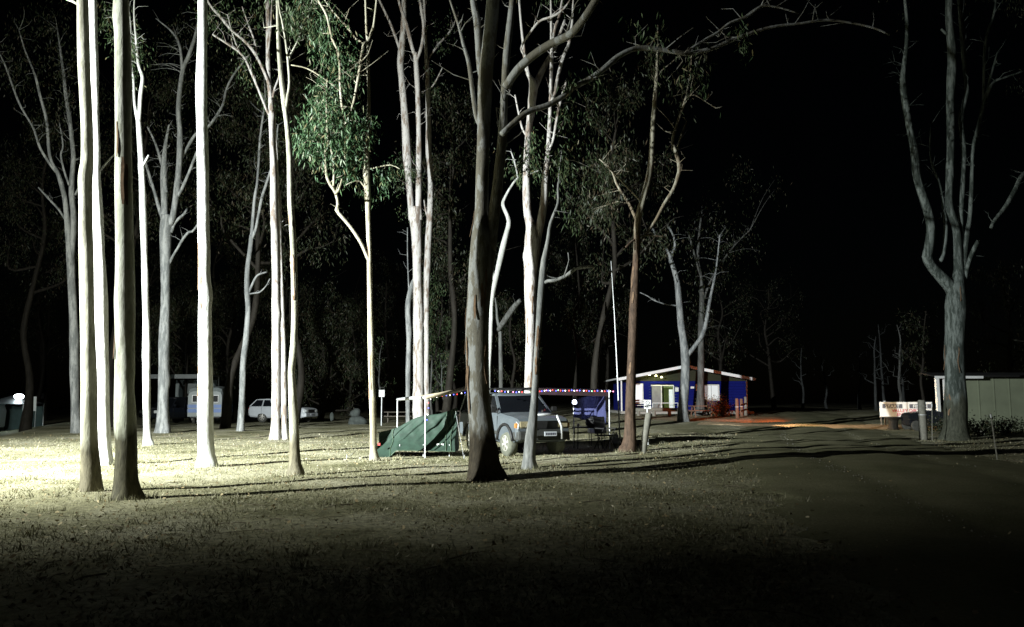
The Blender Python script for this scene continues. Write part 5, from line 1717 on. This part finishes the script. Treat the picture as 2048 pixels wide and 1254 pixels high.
l0, l1 = xy(1266, 58), xy(1358, 58)
log_barrier('long grey log rail in front of the porch of the blue building', l0, l1, 0.42, 0.14, M['log'])


def picnic(label, loc, rz, mat, group='picnic tables'):
    t = thing('picnic_table', label, 'picnic table', loc, rz, group)
    for k_ in range(5):
        MB().box((0, -0.32 + k_ * 0.16, 0.75), (2.0, 0.145, 0.05)).build('plank', mat, t)
    for s in (-1, 1):
        for k_ in range(2):
            MB().box((0, s * (0.68 + 0.14 * k_), 0.44), (2.0, 0.13, 0.045)).build('seat_plank', mat, t)
        xx = s * 0.72
        MB().bar((xx, -0.65, -0.03), (xx, -0.28, 0.72), 0.07).build('leg', mat, t)
        MB().bar((xx, 0.65, -0.03), (xx, 0.28, 0.72), 0.07).build('leg', mat, t)
        MB().box((xx + s * 0.055, 0, 0.40), (0.035, 1.7, 0.09)).build('cross_bearer', mat, t)
    return t


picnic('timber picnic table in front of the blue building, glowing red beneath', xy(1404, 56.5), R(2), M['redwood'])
picnic('dim picnic table in the dark behind the green tent', xy(797, 60), R(8), M['timber'])
picnic('dim picnic table at the back between the rear awning pole and the silver vehicle', xy(905, 66), R(-5), M['timber'])
for i, (px, Yp, hh, lab) in enumerate(((1471, 55, 1.35, 'tallest red-lit fence post right of the picnic table'), (1480, 57, 1.25, 'middle red-lit fence post by the corner of the blue building'), (1488, 58.5, 1.35, 'pale fence post nearest the corner of the blue building'))):
    q = xy(px, Yp)
    t = thing('fence_post', lab, 'post', q, 0, 'fence posts by the blue building')
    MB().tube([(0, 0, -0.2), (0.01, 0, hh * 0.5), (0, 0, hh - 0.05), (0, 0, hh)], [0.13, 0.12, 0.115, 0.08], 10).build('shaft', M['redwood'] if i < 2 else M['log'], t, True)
    MB().lathe([(0.135, hh * 0.55), (0.135, hh * 0.58)], (0, 0, 0), 12).build('wire_band', M['steel'], t)
q0, q1 = xy(1478, 55.1), xy(1489, 58.3)
t = thing('fence_rails', 'low red brown rails joining the posts at the building corner', 'rails', q0)
for zz in (0.45, 0.85):
    MB().bar((0, 0, zz), q1 - q0 + Vector((0, 0, zz)), 0.05, 0.12).build('rail', M['redwood'], t)

# shrub lit red beside the picnic table
def shrub(label, loc, rx, hz, n, leaf, ll, seed, stemmat):
    g = np.random.default_rng(seed)
    t = thing('shrub', label, 'shrub', loc)
    sm = MB()
    for i in range(12):
        a = g.uniform(0, 6.28)
        e = Vector((math.cos(a) * rx * g.uniform(0.2, 1), math.sin(a) * rx * g.uniform(0.2, 1), hz * g.uniform(0.6, 1.1)))
        sm.tube([(0, 0, -0.05), e * 0.5 + Vector((0, 0, 0.1)), e], [0.02, 0.012, 0.005], 5)
    sm.build('stems', stemmat, t, True)
    pos, _ = clump_points((0, 0, hz * 0.55), (rx, rx * 0.8, hz * 0.5), n, g)
    pos = pos[pos[:, 2] > 0.03]
    v, f = leaf_quads(pos, ll, ll * 0.22, g, 0.15)
    np_mesh('foliage', v, f, M[leaf], t, False)
    return t


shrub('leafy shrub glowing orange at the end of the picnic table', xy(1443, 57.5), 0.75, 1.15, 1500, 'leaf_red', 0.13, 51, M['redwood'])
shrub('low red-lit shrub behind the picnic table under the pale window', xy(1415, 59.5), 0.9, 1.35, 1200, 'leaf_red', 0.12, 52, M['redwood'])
for i, (px, py, lab) in enumerate(((2010, 868, 'dark weedy shrub below the pale shed wall'), (1960, 872, 'dark low shrub at the foot of the massive dim gum'), (1888, 868, 'dark shrub between the timber bollard and the massive dim gum'))):
    shrub(lab, ground(px, py), 0.9, 0.7, 900, 'leaf_dark', 0.14, 60 + i, M['bark_bush'])

# ------------------------------------------------------------------ notices
def notice(label, foot, px0, py0, px1, py1, postr, lean=None, yaw=0.0):
    t = thing('notice_sign', label, 'sign', foot)
    c = P((px0 + px1) / 2, (py0 + py1) / 2, foot.y) - foot
    wdt = (px1 - px0) * foot.y / F
    hgt = (py1 - py0) * foot.y / F
    MB().cyl((c.x, 0.04, -0.2), (c.x, 0.04, c.z + hgt * 0.45), postr, n=10).build('post', M['steel'], t)
    p = MB().box((c.x, -0.012 - postr + 0.04, c.z), (wdt, 0.014, hgt)).build('panel', M['white'], t, bevel=0.003)
    yf = -0.022 - postr + 0.04
    # round no-entry style pictogram with a bar and lines of print
    rr = wdt * 0.26
    ring = [(c.x + rr * math.cos(a), yf, c.z + hgt * 0.18 + rr * math.sin(a)) for a in np.linspace(0, 2 * math.pi, 19)]
    MB().tube(ring, rr * 0.13, 5, False).build('pictogram_ring', M['print'], p)
    MB().bar((c.x - rr * 0.7, yf, c.z + hgt * 0.18 + rr * 0.7), (c.x + rr * 0.7, yf, c.z + hgt * 0.18 - rr * 0.7), rr * 0.22, 0.004).build('pictogram_bar', M['print'], p)
    for k_ in range(2):
        MB().box((c.x, yf, c.z - hgt * (0.18 + 0.14 * k_)), (wdt * (0.62 - 0.1 * k_), 0.004, hgt * 0.055)).build('print_line', M['print'], p)
    return t


notice('small square white notice on the post by the red brown gum', ground(1294, 893), 1288, 800, 1302, 817.5, 0.03)
notice('small white notice on a thin post behind the bright leafy gum', xy(764, 52), 758, 780, 769, 793.5, 0.035)
# leaning timber post
lg = ground(1286, 906)
t = thing('timber_post', 'short weathered timber post leaning beside the red brown gum', 'post', lg)
e = P(1298, 826, lg.y) - lg
MB().tube([Vector((-0.03, 0, -0.2)), Vector((0, 0, 0)), e * 0.5 + Vector((-0.01, 0, 0)), e * 0.96, e], [0.11, 0.105, 0.10, 0.10, 0.08], 12).build('shaft', M['log'], t, True)
MB().lathe([(0.06, 0), (0.05, 0.02), (0.02, 0.025)], e, 10).build('top_cut', M['timber'], t)
# pale notice on the far-left trunk
p = ground(88, 843)
c = P(85, 792, p.y - 0.45)
MBn = MB().box((c.x, c.y, c.z), (0.38, 0.02, 0.62))
tag(MBn.build('tree_notice', M['plate'], None, bevel=0.005), 'dull pinkish notice board fixed to the dim trunk at far left', 'sign')

# right-hand bollard and stakes
bo = ground(1847, 880)
t = thing('timber_bollard', 'thick grey timber bollard in front of the start board', 'bollard', bo)
hb = P(1847, 800, bo.y).z - bo.z
MB().tube([(0, 0, -0.2), (0, 0, 0.1), (0.01, 0, hb * 0.6), (0, 0, hb - 0.04), (0, 0, hb)], [0.17, 0.165, 0.155, 0.15, 0.11], 14).build('shaft', M['log'], t, True)
MB().lathe([(0.165, hb * 0.62), (0.165, hb * 0.64)], (0.01, 0, 0), 14).build('wire_band', M['steel'], t)
for (px, py, tx, ty, lab) in ((1864, 882, 1864, 806, 'thin upright stake beside the thick timber bollard'), (1996, 920, 1981, 826, 'thin stake leaning in the dark at lower right')):
    q = ground(px, py)
    e = P(tx, ty, q.y) - q
    t = thing('wire_stake', lab, 'stake', q)
    MB().tube([Vector((0, 0, -0.2)), e], [0.02, 0.017], 6).build('rod', M['log'], t)
    MB().cyl(e * 0.9, e * 0.97, 0.026).build('cap', M['steel'], t)

# ------------------------------------------------------------------ start board
SY = 46.0
s_l = P(1772, 834, SY)
sg = onground(P(1812, 834, SY).x, SY)
sb = thing('start_board', 'white board reading START and FINISH above red lettering', 'sign', sg, R(-24))
SWd = (1856 - 1770) * SY / F / math.cos(R(24))
zb, zt_ = P(1780, 834, SY).z - sg.z, P(1780, 804, SY).z - sg.z
zc = (zb + zt_) / 2
pn = MB().box((0, 0, zc), (SWd, 0.03, zt_ - zb)).build('panel', M['white'], sb, bevel=0.004)
for s in (-1, 1):
    MB().bar((s * SWd * 0.48, 0.05, -0.25), (s * SWd * 0.48, 0.05, zt_ + 0.02), 0.06).build('post', M['timber'], sb)
hs = (zt_ - zb)
x0 = -SWd / 2
FR = (R(90), 0, 0)
for (xa, xb_, word) in ((0.06, 0.46, 'START'), (0.60, 1.02, 'FINISH')):
    a, b = x0 + SWd * xa * 0.96, x0 + SWd * xb_ * 0.96
    MB().box(((a + b) / 2, -0.018, zc + hs * 0.22), (b - a, 0.006, hs * 0.28)).build('title_block', M['print'], pn)
    text_mesh('title_word', word, hs * 0.30, M['white'], pn, ((a + b) / 2, -0.024, zc + hs * 0.115), FR, 0.002, 'CENTER')
text_mesh('red_line', 'VALLEY DIRT', hs * 0.29, M['printred'], pn, (0.0, -0.018, zc - hs * 0.17), FR, 0.002, 'CENTER')
text_mesh('red_line', 'ENDURO', hs * 0.27, M['printred'], pn, (0.02, -0.018, zc - hs * 0.42), FR, 0.002, 'CENTER')
q = xy(1764.5, 47)
t = thing('marker_post', 'thin marker post with a white tip left of the start board', 'post', q)
hm = P(1764, 802, 47).z - q.z
MB().box((0, 0, hm / 2 - 0.1), (0.09, 0.05, hm + 0.2)).build('shaft', M['timber'], t)
MB().box((0, 0, hm - 0.12), (0.095, 0.055, 0.26)).build('white_tip', M['white'], t)
# cable drum table and low trailer in front of the board
q = ground(1787, 859)
t = thing('drum_table', 'dark wooden drum table in front of the start board', 'table', q)
MB().lathe([(0.42, 0.60), (0.44, 0.62), (0.44, 0.66), (0.42, 0.68)], (0, 0, 0), 22).build('table_top', M['bark_bush'], t)
MB().lathe([(0.36, 0.60), (0.27, 0.50), (0.24, 0.30), (0.24, 0.06)], (0, 0, 0), 20).build('barrel', M['bark_bush'], t)
MB().lathe([(0.30, 0.0), (0.30, 0.06)], (0, 0, 0), 20).build('base', M['bark_bush'], t)
MB().tube([(-0.1, 0, 0.67), (-0.1, 0, 0.80), (-0.16, 0, 0.84), (-0.2, 0, 0.81)], 0.012, 6).build('tap', M['steel'], t, True)
q = ground(1850, 861)
t = thing('box_trailer', 'dark low trailer parked beside the start board, behind the bollard', 'trailer', q + Vector((0.1, 0, 0)), R(-6))
MB().loft([[(-1.05, y_, 0.28), (1.05, y_, 0.28), (1.2, y_, 0.62), (0.6, y_, 0.98), (0.2, y_, 1.06), (-0.95, y_, 0.92), (-1.1, y_, 0.80)] for y_ in (-0.6, 0.6)]).build('body', M['dark_car'], t, bevel=0.04)
for s in (-1, 1):
    wh = MB().lathe([(0.18, -0.08), (0.27, -0.08), (0.27, 0.08), (0.18, 0.08)], (-0.75 if s < 0 else -0.75, s * 0.66, 0.27), 18, Matrix.Rotation(R(90), 3, 'X')).build('wheel', M['tyre'], t, True)
    MB().box((-0.75, s * 0.68, 0.60), (0.72, 0.2, 0.03)).build('mudguard', M['black'], t)
MB().bar((1.0, 0, 0.34), (2.0, 0, 0.36), 0.07).build('draw_bar', M['steel'], t)

# ------------------------------------------------------------------ pale shed at right
RY = 42.0
r0 = P(1930, 850, RY)
rz0 = float(tz(r0.x + 3, RY)) - 0.1
rb = thing('pale_shed', 'pale sheet-clad shed behind the massive dim gum, with two bright porch posts', 'building', (r0.x, RY, rz0))
rt = P(1980, 755, RY).z - rz0
wlen = 8.0
for k_ in range(int(wlen / 0.8)):
    MB().box((0.4 + k_ * 0.8, 0, rt / 2), (0.785, 0.05, rt)).build('wall_panel', M['cream'], rb)
    MB().box((0.8 + k_ * 0.8, -0.03, rt / 2), (0.05, 0.04, rt)).build('cover_strip', M['cream'], rb)
MB().box((wlen / 2 + 1.2, 1.6, rt / 2), (wlen - 2.4, 3.0, rt - 0.02)).build('core_wall', M['cream'], rb)
MB().prism([(-1.72, -0.5, rt + 0.02), (wlen, -0.5, rt + 0.02), (wlen, 3.2, rt + 0.3), (-0.6, 3.2, rt + 0.3)], (0, 0, 0.07)).build('roof', M['black'], rb)
MB().box((-0.45, -0.52, rt + 0.0), (2.5, 0.04, 0.13)).build('fascia', M['white'], rb)
for px in (1870, 1886):
    pp = P(px, 800, RY + (1.6 if px < 1880 else 0.0))
    MB().box((pp.x - r0.x, pp.y - RY - 0.3, rt / 2), (0.17, 0.17, rt)).build('porch_post', M['white'], rb)

# ------------------------------------------------------------------ lit camp at far left, boulder
LY = 60.0
q = xy(34, LY)
gz = thing('camp_gazebo', 'dark open gazebo with teal walls and a glaring lamp at far left', 'gazebo', q)
for sx in (-1, 1):
    for sy in (-1, 1):
        MB().cyl((sx * 1.5, sy * 1.3, -0.8), (sx * 1.5, sy * 1.3, 2.1), 0.03).build('pole', M['steel'], gz)
MB().add([(-1.6, -1.4, 2.1), (1.6, -1.4, 2.1), (1.6, 1.4, 2.1), (-1.6, 1.4, 2.1), (0, 0, 2.75)], [(0, 1, 4), (1, 2, 4), (2, 3, 4), (3, 0, 4), (3, 2, 1, 0)]).build('roof', M['black'], gz)
MB().box((0, 1.3, 0.6), (3.0, 0.03, 2.6)).build('back_wall', M['teal'], gz)
MB().box((-1.5, 0, 0.6), (0.03, 2.6, 2.6)).build('side_wall', M['teal'], gz)
p = P(38, 793, LY - 0.6) - q
lm = MB().lathe([(0.10, 0.18), (0.26, 0.14), (0.34, 0), (0.24, -0.15), (0.1, -0.2)], p, 16).build('lamp', M['lamp_white'], gz, True)
point('gazebo_light', Vector(p) + q + Vector((0.1, -0.45, -0.1)), 170, (0.75, 0.95, 1.0), 0.2)
q2 = xy(72, LY - 1.2)
t = thing('white_board', 'upright white board lit by the gazebo lamp at far left', 'board', q2)
zt2, zb2 = P(72, 793, LY - 1.2).z - q2.z, P(72, 822, LY - 1.2).z - q2.z
MB().add([(-0.23, 0, zt2), (0.23, 0, zt2), (0.25, 0, zb2), (-0.08, 0, zb2), (-0.23, 0.03, zt2), (0.23, 0.03, zt2), (0.25, 0.03, zb2), (-0.08, 0.03, zb2)],
         [(0, 1, 2, 3), (7, 6, 5, 4), (0, 4, 5, 1), (1, 5, 6, 2), (2, 6, 7, 3), (3, 7, 4, 0)]).build('panel', M['white'], t)
for s in (-0.1, 0.2):
    MB().cyl((s, 0.05, -0.2), (s, 0.05, zb2 + 0.2), 0.02).build('leg', M['steel'], t)
q3 = xy(-4, LY - 0.5)
t = thing('camp_trailer', 'pale camper side cut off by the left edge of the picture', 'camper', q3)
MB().loft([[(-2.2, y_, 0.4), (0.30, y_, 0.4), (0.38, y_, 1.6), (0.15, y_, 2.2), (-2.2, y_, 2.3)] for y_ in (-0.9, 0.9)]).build('body', M['van_white'], t, bevel=0.05)
wn = MB().box((-0.6, -0.92, 1.55), (0.9, 0.05, 0.5)).build('window', M['white'], t)
MB().box((-0.6, -0.95, 1.55), (0.8, 0.02, 0.42)).build('pane', M['glass'], wn)
for xx in (-0.8,):
    MB().lathe([(0.15, -0.1), (0.3, -0.1), (0.3, 0.1), (0.15, 0.1)], (xx, -0.85, 0.2), 16, Matrix.Rotation(R(90), 3, 'X')).build('wheel', M['tyre'], t, True)
point('camper_light', q3 + Vector((0.6, -1.6, 1.9)), 60, (0.75, 0.95, 1.0), 0.1)  # added lamp without a fitting, to brighten the camper side


def boulder(label, loc, s, seed):
    bm = bmesh.new()
    bmesh.ops.create_icosphere(bm, subdivisions=3, radius=1)
    g = np.random.default_rng(seed)
    ph = g.uniform(0, 6.28, 6)
    for v in bm.verts:
        c = v.co
        k_ = 1 + 0.14 * math.sin(2.3 * c.x + ph[0]) + 0.12 * math.sin(3.1 * c.y + ph[1]) + 0.10 * math.sin(4.2 * c.z + ph[2] + c.x * 2) + 0.05 * math.sin(8 * c.x + 7 * c.y + ph[3])
        v.co = Vector((c.x * s[0], c.y * s[1], c.z * s[2])) * k_
    me = bpy.data.meshes.new('boulder')
    bm.to_mesh(me)
    bm.free()
    o = link('boulder', me, M['stone'], None, True)
    o.location = loc
    return tag(o, label, 'rock', 'rocks on the far grass')


boulder('wide low rock beneath the rounded standing rock', xy(716, 55) + Vector((0, 0, 0.15)), (0.62, 0.5, 0.42), 4)
boulder('rounded standing rock behind the white car\'s bonnet', xy(713, 55.3) + Vector((0, 0, 0.72)), (0.36, 0.3, 0.42), 5)
boulder('small yellowish rock near the nose of the white car', xy(667, 56) + Vector((0, 0, 0.5)), (0.12, 0.12, 0.3), 6)

# ------------------------------------------------------------------ floodlight that lights the clearing
fb = onground(FL.x - 0.35, FL.y - 0.25)
fl = thing('floodlight_pole', 'steel pole carrying two floodlights, beyond the left edge of the picture', 'floodlight', fb)
OFF = -Vector(fb)
MB().tube([(0, 0, -0.3), (0, 0, 3), (0, 0, FL.z + 0.3)], [0.09, 0.075, 0.06], 12).build('pole', M['steel'], fl, True)
MB().bar((-0.5, 0.3, FL.z + 0.25), (0.5, -0.3, FL.z + 0.25), 0.06).build('cross_arm', M['steel'], fl)
for dz in (0.0, -0.25):
    c = FL + OFF + Vector((-0.16, -0.16, dz))
    MB().box(c, (0.36, 0.12, 0.2), Matrix.Rotation(R(-30), 3, 'Z')).build('lamp_housing', M['dkgrey'], fl, bevel=0.02)
